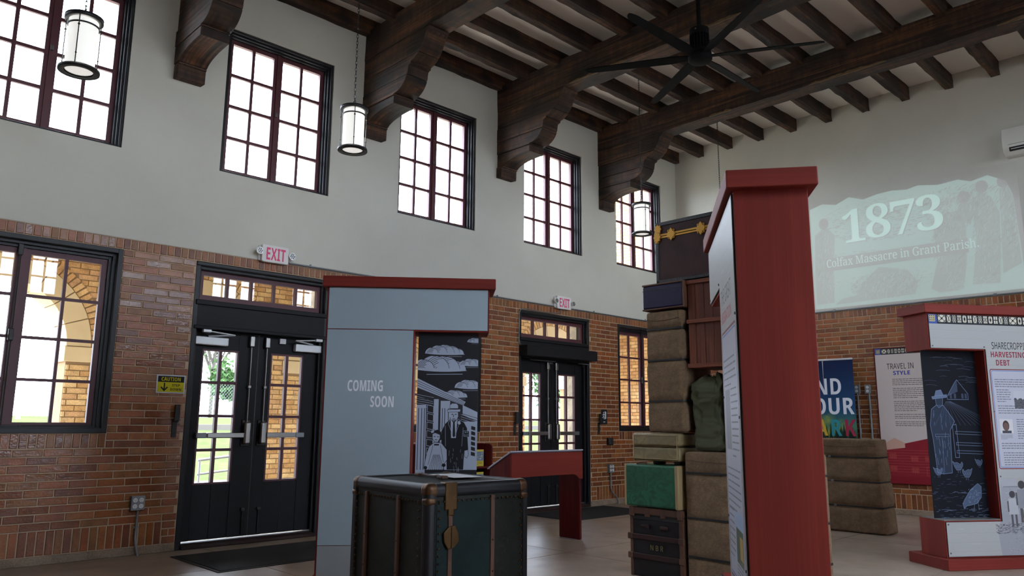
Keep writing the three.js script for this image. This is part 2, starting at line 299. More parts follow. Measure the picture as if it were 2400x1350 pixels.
{ // wall on the left, with the windows and doors
  const w = structure('wall_left'), A0 = -FRONT - 0.02, A1 = -BACK + 0.02;
  const up = BAY.map((z) => [-z - HW, -z + HW, WY0, WY1]), dh = DOORS.map(([a, b]) => [a, b, DOOR_H]);
  part('plaster', boxUV(toWall(extrude(wallShape(A0, A1, BT, CEIL, up), 0.2, 0.006))), M.plaster, w);
  part('mortar', boxUV(toWall(extrude(wallShape(A0, A1, 0, BT, LOW, dh), 0.195), -0.005)), M.mortar, w);
  part('outer_leaf', boxUV(toWall(extrude(wallShape(A0, A1, -0.5, CEIL + 0.4, [...up, ...LOW], DOORS.map(([a, b]) => [a, b, DOOR_H])), 0.25), -0.2)), std({ color: rgb(236, 222, 196), map: T.brick, roughness: 0.9 }), w);
  const pl = []; let s = A0; for (const [a, b] of [...DOORS, [A1, A1]]) { pl.push(rb(-0.05, 0.012, 0.0, 0.07, -a + 0.002, -s, 0.008, 2)); s = b + 0.002; }
  part('plinth', pl, M.plinth, w);
  const list = [], holes = [...LOW.map((l) => rectFn([l[0], l[1], l[2] - 0.128, l[3]])), ...DOORS.map(([a, b]) => rectFn([a, b, 0, DOOR_H]))];
  rows(list, -FRONT, 11.2, 0.272, 37, (2.715 - 0.272) / 37, 0.225, holes, 0.06);
  let q = -FRONT; for (const [a, b] of [...DOORS, [11.2, 11.2]]) {                  // standing bricks along the foot, three lying ones beside each door
    const last = a > 11; const e = last ? a : a - 0.13; upright(list, q, e, 0.072, 0.272, 0.0665);
    if (!last) { rows(list, e, a, 0.072, 3, 0.0667, 0.13, [], e); rows(list, b, b + 0.13, 0.072, 3, 0.0667, 0.13, [], b); } q = b + 0.13;
  }
  upright(list, -FRONT, 11.2, 2.715, BT, 0.0655);
  for (const l of LOW) upright(list, l[0], l[1], l[2] - 0.127, l[2], 0.0665);
  lay(w, list, (a, b) => V(-0.02, b, -a), Math.PI / 2, 0.02, M.bricks, brickTones, M.brickField);
}
{ // far wall
  const w = structure('wall_back');
  part('plaster', bx(-0.45, ROOM_W + 0.45, BT, CEIL, BACK - 0.3, BACK), M.plaster, w);
  part('mortar', bx(-0.45, ROOM_W + 0.45, -0.1, BT, BACK - 0.3, BACK - 0.005), M.mortar, w);
  part('plinth', rb(0, ROOM_W, 0, 0.07, BACK - 0.03, BACK + 0.012, 0.008), M.plinth, w);
  const list = [];
  rows(list, 0, ROOM_W, 0.272, 37, (2.715 - 0.272) / 37, 0.225, [], 0.03); upright(list, 0, ROOM_W, 0.072, 0.272, 0.0665); upright(list, 0, ROOM_W, 2.715, BT, 0.0655);
  lay(w, list, (a, b) => V(a, b, BACK - 0.02), 0, 0.02, M.bricks, brickTones, M.brickField);
}
const RLOW = BAY.slice(3, 5).map((z) => [-z - 0.76, -z + 0.76, 1.06, 2.712]), RHIGH = BAY.slice(2), RHW = HW, RY0 = WY0, RY1 = WY1;
{ // wall on the right and wall behind the camera: out of the frame, they close the room
  const w = structure('wall_right'), up = RHIGH.map((z) => [-z - RHW, -z + RHW, RY0, RY1]);
  part('plaster', boxUV(toWall(extrude(wallShape(-FRONT - 0.4, -BACK + 0.4, BT, CEIL, up), 0.4), ROOM_W + 0.4)), M.plaster, w);
  part('brickwork', boxUV(toWall(extrude(wallShape(-FRONT - 0.4, -BACK + 0.4, -0.1, BT, RLOW), 0.4), ROOM_W + 0.4)), M.bricks[4], w);
  const f = structure('wall_front');
  part('plaster', bx(-0.45, ROOM_W + 0.45, BT, CEIL, FRONT, FRONT + 0.3), M.plaster, f);
  part('brickwork', bx(-0.45, ROOM_W + 0.45, -0.1, BT, FRONT, FRONT + 0.3), M.bricks[4], f);
}

// ------------------------------------------------------------------ windows
let winN = 0;
// built facing local +z with x to the right, y up from the sill; w, h are the opening
function makeWindow(w, h, o) {
  const g = structure('window_' + (++winN)), c = w / 2, deep = o.deep ?? 0.12, fw = o.frame ?? 0.055;
  const ring = (x0, x1, y0, y1, t, z0, z1) => [rb(x0, x0 + t, y0, y1, z0, z1, 0.004, 1), rb(x1 - t, x1, y0, y1, z0, z1, 0.004, 1), rb(x0 + t - 0.002, x1 - t + 0.002, y1 - t, y1, z0, z1, 0.004, 1), rb(x0 + t - 0.002, x1 - t + 0.002, y0, y0 + t, z0, z1, 0.004, 1)];
  const bottomThin = (l, t) => l.map((q, i) => (i === 3 ? q : q));
  part('frame', [...ring(-c, c, 0, h, fw * 0.5, -deep, o.proud ?? -0.025), ...ring(-c + fw * 0.45, c - fw * 0.45, o.sill ?? 0.012, h - fw * 0.45, fw * 0.4, -deep, -0.05), ...ring(-c + fw * 0.8, c - fw * 0.8, (o.sill ?? 0.012) * 2, h - fw * 0.8, fw * 0.35, -deep - 0.05, -0.08)].map((q) => q), M.black, g);
  const x0 = -c + fw * 1.05, x1 = c - fw * 1.05, y0 = 0.035, y1 = h - fw * 1.05, st = o.stile ?? 0.05, z0 = -deep - 0.04, z1 = -deep, mb = o.low ? 0.026 : 0.033;
  for (const s of [0, 1]) {
    const a = s ? 0.003 : x0, b = s ? x1 : -0.003;
    const sash = part('sash', [bx(a, a + st, y0, y1, z0, z1), bx(b - st, b, y0, y1, z0, z1), bx(a + st, b - st, y1 - st, y1, z0, z1), bx(a + st, b - st, y0, y0 + st, z0, z1)], M.sash, g);
    const ia = a + st, ib = b - st, ja = y0 + st, jb = y1 - st, zc = (z0 + z1) / 2;
    part('glazing_bar', bx((ia + ib) / 2 - mb / 2, (ia + ib) / 2 + mb / 2, ja, jb, zc - 0.014, zc + 0.016), M.sash, sash);
    for (let r = 1; r < 4; r++) { const y = ja + (jb - ja) * r / 4; part('glazing_bar', bx(ia, ib, y - mb / 2, y + mb / 2, zc - 0.013, zc + 0.0155), M.sash, sash); }
    for (let r = 0; r < 4; r++) for (let k = 0; k < 2; k++) {
      const pa = ia + (ib - ia) * k / 2, pb = ia + (ib - ia) * (k + 1) / 2, ya = ja + (jb - ja) * r / 4, yb = ja + (jb - ja) * (r + 1) / 4;
      const pane = part('pane', ni(new THREE.PlaneGeometry(pb - pa, yb - ya)), M.glass, sash); pane.position.set((pa + pb) / 2, (ya + yb) / 2, zc); pane.rotation.set(rr(-0.002, 0.002), rr(-0.002, 0.002), 0);
    }
    if (o.low) part('hinge', [0.2, 0.5, 0.85].map((t) => cyl(0.008, 0.008, 0.1, s ? b - 0.004 : a + 0.004, y0 + (y1 - y0) * t, z1 + 0.004, 8)), M.iron, sash);
  }
  part('meeting_bead', bx(-0.018, 0.018, y0, y1, z1, z1 + 0.014), M.sash, g);
  if (o.low) {
    part('latch', [cyl(0.006, 0.006, y1 - y0, -0.03, (y0 + y1) / 2, z1 + 0.03, 8), rb(-0.05, -0.01, h * 0.46, h * 0.52, z1 + 0.01, z1 + 0.05, 0.008), rb(-0.05, -0.01, h * 0.9, h * 0.96, z1 + 0.01, z1 + 0.04, 0.006)], M.iron, g);
    part('window_stay', [rod(V(0.12, 0.055, z1 + 0.02), V(c - 0.18, 0.055, z1 + 0.02), 0.009), rb(0.1, 0.13, 0.04, 0.07, z1, z1 + 0.03, 0.004)], M.iron, g);
    part('sill', rb(-c, c, 0, 0.03, -deep, 0.0, 0.006), M.black, g);
  } else part('catch', rb(-0.012, 0.012, h * 0.5, h * 0.53, z1 + 0.012, z1 + 0.03, 0.004), M.steelDark, g);
  return g;
}
function atWall(g, a, y) { g.position.set(0, y, -a); g.rotation.y = Math.PI / 2; return g; }
const wins = [];
for (const z of BAY.slice(1)) wins.push(atWall(makeWindow(2 * HW, WY1 - WY0, { frame: 0.06, deep: 0.13 }), -z, WY0));
for (const [a0, a1, y0, y1] of LOW) atWall(makeWindow(a1 - a0, y1 - y0, { frame: 0.085, deep: 0.1, low: true, stile: 0.055, sill: 0.02, proud: 0.004 }), (a0 + a1) / 2, y0);
{ const c = wins[0].clone(); c.name = 'window_' + (++winN); c.position.set(0, WY0, BAY[0]); scene.add(c); }
const rwin = makeWindow(2 * RHW, RY1 - RY0, { frame: 0.06, deep: 0.13 });
RHIGH.forEach((z, i) => { const c = i ? rwin.clone() : rwin; if (i) c.name = 'window_' + (++winN); c.position.set(ROOM_W, RY0, z); c.rotation.y = -Math.PI / 2; scene.add(c); });
{ let first; for (const [a0, a1, y0, y1] of RLOW) { const g = first ? first.clone() : makeWindow(a1 - a0, y1 - y0, { frame: 0.085, deep: 0.1, low: true, stile: 0.055, sill: 0.02, proud: 0.004 }); if (first) g.name = 'window_' + (++winN); first ??= g; g.position.set(ROOM_W, y0, -(a0 + a1) / 2); g.rotation.y = -Math.PI / 2; scene.add(g); } }

// ------------------------------------------------------------------ doors
function makeDoor(n, a0, a1, opt) {
  const g = structure('door_' + n), w = a1 - a0, c = w / 2; atWall(g, (a0 + a1) / 2, 0);
  const D = -0.1;
  part('frame', [rb(-c, -c + 0.05, 0, DOOR_H, -0.2, -0.004, 0.008), rb(c - 0.05, c, 0, DOOR_H, -0.2, -0.004, 0.008), rb(-c + 0.045, -c + 0.075, 0, DOOR_H - 0.05, -0.2, -0.05, 0.006), rb(c - 0.075, c - 0.045, 0, DOOR_H - 0.05, -0.2, -0.05, 0.006),
    rb(-c, c, DOOR_H - 0.045, DOOR_H, -0.2, 0.006, 0.012, 3), rb(-c + 0.04, c - 0.04, DOOR_H - 0.075, DOOR_H - 0.04, -0.2, -0.03, 0.008)], M.black, g);
  part('transom_bar', [rb(-c + 0.02, c - 0.02, 2.06, 2.31, -0.18, -0.005, 0.01), rb(-c + 0.02, c - 0.02, 2.285, 2.335, -0.18, 0.012, 0.008), rb(-c + 0.02, c - 0.02, 2.05, 2.085, -0.18, 0.01, 0.008)], M.doorBlack, g);
  const tx0 = -c + 0.06, tx1 = c - 0.06, ty0 = 2.335, ty1 = 2.645;
  const tr = part('transom_sash', [bx(tx0, tx1, ty1 - 0.055, ty1, D - 0.03, D + 0.02), bx(tx0, tx1, ty0, ty0 + 0.06, D - 0.03, D + 0.02), bx(tx0, tx0 + 0.05, ty0 + 0.06, ty1 - 0.055, D - 0.03, D + 0.02), bx(tx1 - 0.05, tx1, ty0 + 0.06, ty1 - 0.055, D - 0.03, D + 0.02)], M.sash, g);
  for (let k = 0; k < 5; k++) {
    const i0 = tx0 + 0.05, wd = (tx1 - tx0 - 0.1) / 5, x = i0 + wd * k;
    if (k) part('glazing_bar', bx(x - 0.013, x + 0.013, ty0 + 0.06, ty1 - 0.055, D - 0.025, D + 0.016), M.sash, tr);
    const p = part('pane', ni(new THREE.PlaneGeometry(wd, ty1 - ty0 - 0.115)), M.glass, tr); p.position.set(x + wd / 2, (ty0 + 0.06 + ty1 - 0.055) / 2, D - 0.005); p.rotation.set(rr(-0.003, 0.003), rr(-0.003, 0.003), 0);
  }
  part('threshold', [rb(-c + 0.05, c - 0.05, 0.0, 0.035, -0.2, 0.03, 0.01), rb(-c + 0.05, c - 0.05, 0.034, 0.045, -0.17, -0.06, 0.004)], std({ color: rgb(104, 82, 64), map: T.crate, roughness: 0.7 }), g);
  for (const s of [-1, 1]) {
    const leaf = new THREE.Group(); leaf.name = 'leaf'; g.add(leaf);
    const e0 = s < 0 ? -c + 0.072 : 0.004 + (opt.gap ?? 0), e1 = s < 0 ? -0.004 - (opt.gap ?? 0) : c - 0.072;        // leaf edges
    const b0 = 0.058, b1 = 2.052, F = D, K = D - 0.045, lw = 0.372, l0 = s < 0 ? e1 - 0.205 - lw : e0 + 0.135, l1 = l0 + lw, y0 = 0.57, y1 = 1.87;
    part('stile', [bx(e0, l0, b0, b1, K, F, 'y')], M.doorBlack, leaf); part('stile', [bx(l1, e1, b0, b1, K, F, 'y')], M.doorBlack, leaf);
    part('top_rail', bx(l0 + 0.0015, l1 - 0.0015, y1, b1, K, F - 0.003), M.doorBlack, leaf);
    for (let k = 0; k < 2; k++) part('board', rb(l0 + lw * k / 2 + 0.002, l0 + lw * (k + 1) / 2 - 0.002, b0, y0, K, F - 0.004, 0.003, 1, 'y'), M.doorBlack, leaf);
    part('glazing_frame', [bx(l0, l0 + 0.016, y0, y1, K + 0.01, F + 0.004), bx(l1 - 0.016, l1, y0, y1, K + 0.01, F + 0.004), bx(l0, l1, y1 - 0.018, y1, K + 0.01, F + 0.004), bx(l0, l1, y0, y0 + 0.018, K + 0.01, F + 0.004),
      bx((l0 + l1) / 2 - 0.016, (l0 + l1) / 2 + 0.016, y0, y1, K + 0.01, F + 0.002), ...[1, 2, 3].map((r) => bx(l0, l1, y0 + (y1 - y0) * r / 4 - 0.014, y0 + (y1 - y0) * r / 4 + 0.014, K + 0.01, F + 0.001))], M.sash, leaf);
    for (let r = 0; r < 4; r++) for (let k = 0; k < 2; k++) { const p = part('pane', ni(new THREE.PlaneGeometry(lw / 2, (y1 - y0) / 4)), M.glass, leaf); p.position.set(l0 + lw * (k + 0.5) / 2, y0 + (y1 - y0) * (r + 0.5) / 4, K + 0.018); }
    // exit device: lock case, push bar, upright rod, top latch
    const xm = s < 0 ? e1 - 0.085 : e0 + 0.075, far = s < 0 ? l0 - 0.02 : l1 + 0.03;
    const ed = part('exit_device', [rb(xm - 0.035, xm + 0.035, 0.945, 1.165, F + 0.012, F + 0.075, 0.02, 3)], M.steel, leaf); ed.name = 'lock_case';
    part('lock_case_base', rb(xm - 0.045, xm + 0.045, 0.925, 1.185, F, F + 0.016, 0.008), M.iron, leaf);
    const xa = Math.min(xm + (s < 0 ? -0.035 : 0.035), far), xb = Math.max(xm + (s < 0 ? -0.035 : 0.035), far);
    const cut = s < 0 ? xa + 0.1 : xb - 0.1;
    part('push_bar', rb(s < 0 ? cut + 0.003 : xa, s < 0 ? xb : cut - 0.003, 1.008, 1.06, F + 0.02, F + 0.07, 0.008), M.steel, leaf);
    part('push_bar_end', rb(s < 0 ? xa : cut, s < 0 ? cut : xb, 1.008, 1.06, F + 0.0, F + 0.06, 0.008), M.galv, leaf);
    part('vertical_rod', [rod(V(xm, 1.16, F + 0.03), V(xm, 1.93, F + 0.03), 0.007), rb(xm - 0.016, xm + 0.016, 1.5, 1.53, F, F + 0.042, 0.006)], M.steel, leaf);
    part('top_latch', rb(xm - 0.028, xm + 0.028, 1.915, 2.03, F, F + 0.05, 0.012, 3), M.steel, leaf);
    part('bottom_latch', [rod(V(xm + 0.02, 0.08, F + 0.012), V(xm + 0.02, 0.32, F + 0.012), 0.006), rb(xm, xm + 0.04, 0.3, 0.33, F, F + 0.025, 0.004)], M.iron, leaf);
    if (opt.closer) {
      const cx = s < 0 ? l0 + 0.07 : l1 + 0.04, cl = part('door_closer', rb(cx - 0.165, cx + 0.165, 1.905, 1.985, F, F + 0.06, 0.008), M.alu, leaf);
      part('closer_arm', [rod(V(cx - 0.04 * s * -1, 1.99, F + 0.05), V(cx - s * 0.2, 2.01, F + 0.12), 0.008), rod(V(cx - s * 0.2, 2.01, F + 0.12), V(cx + s * 0.06, 2.035, F + 0.1), 0.008), rb(cx + s * 0.08 - 0.04, cx + s * 0.08 + 0.04, 2.02, 2.05, F + 0.07, F + 0.12, 0.006)], M.alu, cl);
    } else part('closer_arm', [rod(V(s < 0 ? l0 + 0.1 : l1 + 0.02, 2.04, F + 0.05), V(s < 0 ? e1 - 0.05 : e1 + 0.02, 2.03, F + 0.14), 0.008), rb((s < 0 ? e1 - 0.08 : e1 - 0.02), (s < 0 ? e1 + 0.0 : e1 + 0.05), 2.0, 2.03, F, F + 0.05, 0.006)], M.steelDark, leaf);
  }
  if (opt.closer) part('door_contact', rb(0.22, 0.29, 1.975, 2.03, D, D + 0.025, 0.004), M.white, g);
  return g;
}
makeDoor(1, ...DOORS[0], { closer: true });
makeDoor(2, ...DOORS[1], { gap: 0.003 });
{
  const t = solo('door_operator', rb(0.008, 0.16, 2.075, 2.215, -8.79, -7.32, 0.006), M.doorBlack, 'long black box of the automatic operator mounted above the farther double doors', 'door operator');
}

// ------------------------------------------------------------------ roof timbers
function hewn(x0, x1, y0, y1, z0, z1, grain, amp = 0.006) {         // a squared log with uneven arrises
  const len = grain === 'x' ? x1 - x0 : z1 - z0, n = Math.max(8, Math.round(Math.abs(len) / 0.16));
  const g = new THREE.BoxGeometry(x1 - x0, y1 - y0, z1 - z0, grain === 'x' ? n : 2, 2, grain === 'z' ? n : 2).translate((x0 + x1) / 2, (y0 + y1) / 2, (z0 + z1) / 2);
  const p = g.attributes.position, key = {}, s = rnd() * 100;
  for (let i = 0; i < p.count; i++) {
    const k = [p.getX(i), p.getY(i), p.getZ(i)].map((q) => q.toFixed(3)).join(); const d = key[k] ??= [rr(-amp, amp), rr(-amp, amp), rr(-amp, amp)];
    p.setXYZ(i, p.getX(i) + (grain === 'x' ? 0 : d[0]), p.getY(i) + d[1], p.getZ(i) + (grain === 'z' ? 0 : d[2]));
  }
  return boxUV(g, grain, 1, s, s * 0.37);
}
const BEAMZ = [1.83, -0.35, -2.52, -4.70, -6.87, -9.05];            // near faces
const ordinal = { '-2.52': 'first', '-4.7': 'second', '-6.87': 'third', '-9.05': 'fourth' };
const PROFILE = (() => {
  const p = [[0, 5.415], [1.238, 5.415], [1.222, 5.385], [1.19, 5.36], [1.168, 5.32], [1.145, 5.27], [1.105, 5.21], [1.05, 5.155], [0.985, 5.12], [0.93, 5.105], [0.93, 5.085], [0.888, 5.07]];
  for (let i = 0; i <= 8; i++) { const t = i / 8 * Math.PI / 2; p.push([0.625 + 0.255 * Math.cos(t), 5.04 - 0.225 * Math.sin(t)]); }
  p.push([0.62, 4.71]);
  for (let i = 1; i <= 8; i++) { const t = i / 8 * Math.PI / 2; p.push([0.12 + 0.45 * (1 - Math.sin(t)), 4.605 + 0.105 * Math.cos(t)]); }
  p.push([0.105, 4.6], [0.1, 4.47], [0, 4.475]); return p;
})();
function band(pts, y0, y1) {                                          // part of a drawing between two heights
  const cut = (q, inside, at) => { const o = []; q.forEach((b, i) => { const a = q[(i + q.length - 1) % q.length], ia = inside(a), ib = inside(b); if (ia !== ib) { const t = (at - a[1]) / (b[1] - a[1]); o.push([a[0] + (b[0] - a[0]) * t, at]); } if (ib) o.push(b); }); return o; };
  return cut(cut(pts, (p) => p[1] >= y0, y0), (p) => p[1] <= y1, y1);
}
for (const z of BEAMZ) {
  const nth = ordinal[String(z)];
  const bm = thing('ceiling_beam', nth ? 'heavy dark rough-sawn beam ' + { first: 'on the corbel beside the leftmost large window', second: 'on the corbel behind the middle pendant lamp', third: 'passing just behind the ceiling fan', fourth: 'nearest the far wall, on the last corbel' }[nth] : 'heavy dark rough-sawn beam over the near part of the room', 'beam', [0, 0, 0], 0, 'heavy ceiling beams');
  part('timber', hewn(-0.02, ROOM_W + 0.02, 5.42, 5.79, z - 0.28, z, 'x', 0.007), M.timber, bm);
  for (let x = 1.25 + rnd(); x < ROOM_W - 1.3;) {                    // pale splintered wood where the lower arris has worn away
    const len = rr(0.25, 1.1), n = Math.ceil(len / 0.05), pos = [], q = []; for (let k = 0; k <= n; k++) { const e = Math.sin(k / n * Math.PI) ** 0.4; q.push([x + k / n * len, rr(0.006, 0.03) * e, rr(0.006, 0.026) * e]); }
    for (let k = 0; k < n; k++) { const [a, b, c] = q[k], [a2, b2, c2] = q[k + 1], A = [a, 5.418 + b, z + 0.008], B = [a2, 5.418 + b2, z + 0.008], C = [a, 5.411, z + 0.006], D = [a2, 5.411, z + 0.006], E = [a, 5.4105, z - c], F = [a2, 5.4105, z - c2]; pos.push(...A, ...C, ...B, ...B, ...C, ...D, ...C, ...E, ...D, ...D, ...E, ...F); }
    const g = new THREE.BufferGeometry(); g.setAttribute('position', new THREE.Float32BufferAttribute(pos, 3)); part('worn_edge', boxUV(g), M.splinter, bm); x += len + rr(0.2, 1.4);
  }
  if (z > 0) continue;
  const t = thing('wooden_corbel', nth ? { first: 'dark carved timber corbel between the leftmost large window and the next window', second: 'dark carved timber corbel just behind the middle pendant lamp', third: 'dark carved timber corbel above the far double doors and their exit sign', fourth: 'dark carved timber corbel above the farthest pendant lamp, nearest the far wall' }[nth] : 'dark carved timber corbel on the window wall beside the near beam', 'corbel', [0, 0, z - 0.28], 0, 'carved corbels under the beams');
  const cuts = [4.45, 4.62, 4.80, 4.97, 5.17, 5.42];
  for (let i = 0; i + 1 < cuts.length; i++) {
    const s = poly(band(PROFILE, cuts[i] + 0.004, cuts[i + 1] - 0.003)), g = extrude(s, 0.28 + rr(-0.01, 0.01), 0.006), u = rnd() * 40;
    part('corbel_board', boxUV(g, 'x', 1, u, u * 0.3), M.timber, t);
  }
}
for (let i = 0; i < 19; i++) {
  const x = i ? 0.545 + (i - 1) * 0.5585 : 0.045; if (x > ROOM_W - 0.05) break;
  solo('ceiling_joist', hewn(x - 0.05, x + 0.05, 5.737, CEIL + 0.01, BACK - 0.02, FRONT, 'z', 0.006), M.timber, i ? `dark rough ceiling joist over the beams, ${['first', 'second', 'third', 'fourth', 'fifth', 'sixth', 'seventh', 'eighth', 'ninth', 'tenth', 'eleventh', 'twelfth', 'thirteenth', 'fourteenth', 'fifteenth', 'sixteenth', 'seventeenth', 'eighteenth'][i - 1]} out from the joist along the window wall` : 'dark rough ceiling joist fixed along the top of the window wall', 'joist', 'ceiling joists');
}

// ------------------------------------------------------------------ ceiling fan
{
  const t = thing('ceiling_fan', 'black six-bladed ceiling fan hanging on a downrod between two beams', 'fan', [3.408, 0, -6.571]);
  part('downrod', [rod(V(0, 5.2, 0), V(0, CEIL + 0.005, 0), 0.022, 12), cyl(0.07, 0.05, 0.07, 0, CEIL - 0.03, 0, 20)], M.fan, t);
  const mo = part('motor', [cyl(0.1, 0.1, 0.07, 0, 5.2, 0, 28), cyl(0.085, 0.085, 0.17, 0, 5.08, 0, 28), cyl(0.098, 0.098, 0.025, 0, 4.99, 0, 28)], M.fan, t);
  for (let k = 0; k < 20; k++) { const a = k / 20 * Math.PI * 2; part('cooling_fin', new THREE.BoxGeometry(0.016, 0.17, 0.008).rotateY(-a).translate(0.092 * Math.cos(a), 5.08, 0.092 * Math.sin(a)), M.fan, mo); }
  part('screw', cyl(0.008, 0.008, 0.008, 0, 0, 0, 10).rotateX(Math.PI / 2).translate(0.02, 5.205, 0.1), M.steel, mo);
  part('hub', new THREE.LatheGeometry([[0, 4.868], [0.05, 4.868], [0.055, 4.876], [0.105, 4.876], [0.122, 4.895], [0.125, 4.93], [0.118, 4.945], [0.118, 4.965], [0.09, 4.98], [0, 4.98]].map((p) => new THREE.Vector2(...p)), 32), M.fan, t);
  for (let k = 0; k < 6; k++) {
    const s = new THREE.Shape(); s.moveTo(0.09, -0.035); s.lineTo(0.3, -0.06); s.lineTo(1.12, -0.045); s.quadraticCurveTo(1.2, -0.04, 1.21, 0.01); s.quadraticCurveTo(1.2, 0.03, 1.1, 0.04); s.lineTo(0.3, 0.06); s.lineTo(0.09, 0.035); s.closePath();
    const g = extrude(s, 0.012, 0.003).rotateX(-Math.PI / 2 + 0.2).rotateY(Math.atan2(0.59, 1.04) + k * Math.PI / 3).translate(0, 4.925, 0);
    part('blade', g, M.fan, t);
  }
}

// ------------------------------------------------------------------ pendant lamps
M.lampGlass = std({ color: rgb(236, 238, 232), roughness: 0.6, emissive: new THREE.Color(1, 0.98, 0.93), emissiveIntensity: 0.66 });
function pendant(x, z, label) {
  const t = thing('pendant_lamp', label, 'pendant lamp', [x, 0, z], 0, 'pendant lanterns hanging in a row');
  const y0 = 3.655, y1 = 4.075, ring = (r0, r1, y, h) => new THREE.LatheGeometry([[r0, y], [r1, y], [r1, y + h], [r0, y + h], [r0, y]].map((p) => new THREE.Vector2(...p)), 36);
  part('bottom_ring', [ring(0.098, 0.137, y0, 0.02), ring(0.092, 0.112, y0 + 0.012, 0.02)], M.iron, t);
  part('top_ring', [ring(0.098, 0.128, y1 - 0.025, 0.03), cyl(0.11, 0.118, 0.012, 0, y1 + 0.005, 0, 32)], M.iron, t);
  part('band', ring(0.1, 0.106, y1 - 0.075, 0.012), M.iron, t);
  const dif = part('diffuser', [new THREE.CylinderGeometry(0.098, 0.098, y1 - y0 - 0.03, 36, 1, true).translate(0, (y0 + y1) / 2, 0), new THREE.CircleGeometry(0.098, 36).rotateX(Math.PI / 2).translate(0, y0 + 0.016, 0), new THREE.CircleGeometry(0.098, 36).rotateX(-Math.PI / 2).translate(0, y1 - 0.016, 0)], M.lampGlass, t);
  for (let k = 0; k < 4; k++) { const a = k * Math.PI / 2 + 0.5, c = Math.cos(a) * 0.116, s = Math.sin(a) * 0.116; part('frame_rod', [rod(V(c, y0 + 0.01, s), V(c, y1 - 0.01, s), 0.004), new THREE.SphereGeometry(0.009, 8, 6).translate(c, y1 - 0.1, s), new THREE.SphereGeometry(0.007, 8, 6).translate(c, y0 + 0.1, s)], M.iron, t); }
  part('hanger', [rod(V(-0.035, y1, 0), V(-0.012, y1 + 0.05, 0), 0.004), rod(V(0.035, y1, 0), V(0.012, y1 + 0.05, 0), 0.004), new THREE.TorusGeometry(0.018, 0.004, 6, 16).translate(0, y1 + 0.06, 0)], M.iron, t);
  const links = []; for (let y = y1 + 0.085, k = 0; y < CEIL - 0.02; y += 0.034, k++) links.push(new THREE.TorusGeometry(0.011, 0.0028, 5, 10).scale(0.8, 2.0, 1).rotateY(k % 2 ? 1.3 : -0.3).translate(0, y, 0));
  part('chain', links, M.iron, t, 'stuff');
  part('canopy', new THREE.LatheGeometry([[0, CEIL - 0.035], [0.03, CEIL - 0.03], [0.062, CEIL - 0.008], [0.065, CEIL + 0.003], [0, CEIL + 0.003]].map((p) => new THREE.Vector2(...p)), 24), M.iron, t);
  const l = new THREE.PointLight(new THREE.Color(1, 0.96, 0.88), 0.7); l.name = 'lantern_bulb'; l.position.set(x, (y0 + y1) / 2, z); l.castShadow = true; l.shadow.radius = 3; scene.add(l);
}
pendant(1.46, -1.37, 'lit pendant lantern on a chain in front of the largest leftmost window');
pendant(1.46, -3.68, 'lit pendant lantern hanging beside the window above the nearer double doors');
pendant(1.46, -5.9, 'lit pendant lantern hidden behind a dark corbel');
pendant(1.46, -8.17, 'lit pendant lantern hanging before the farthest window, beside the brown trunk');
pendant(1.46, -10.2, 'pendant lantern near the far wall, only its chain showing above the red kiosk');
scene.remove(scene.children.find((o) => o.name === 'pendant_lamp_002'));
scene.children.filter((o) => o.name === 'lantern_bulb' && Math.abs(o.position.z + 5.9) < 0.01).forEach((o) => scene.remove(o));

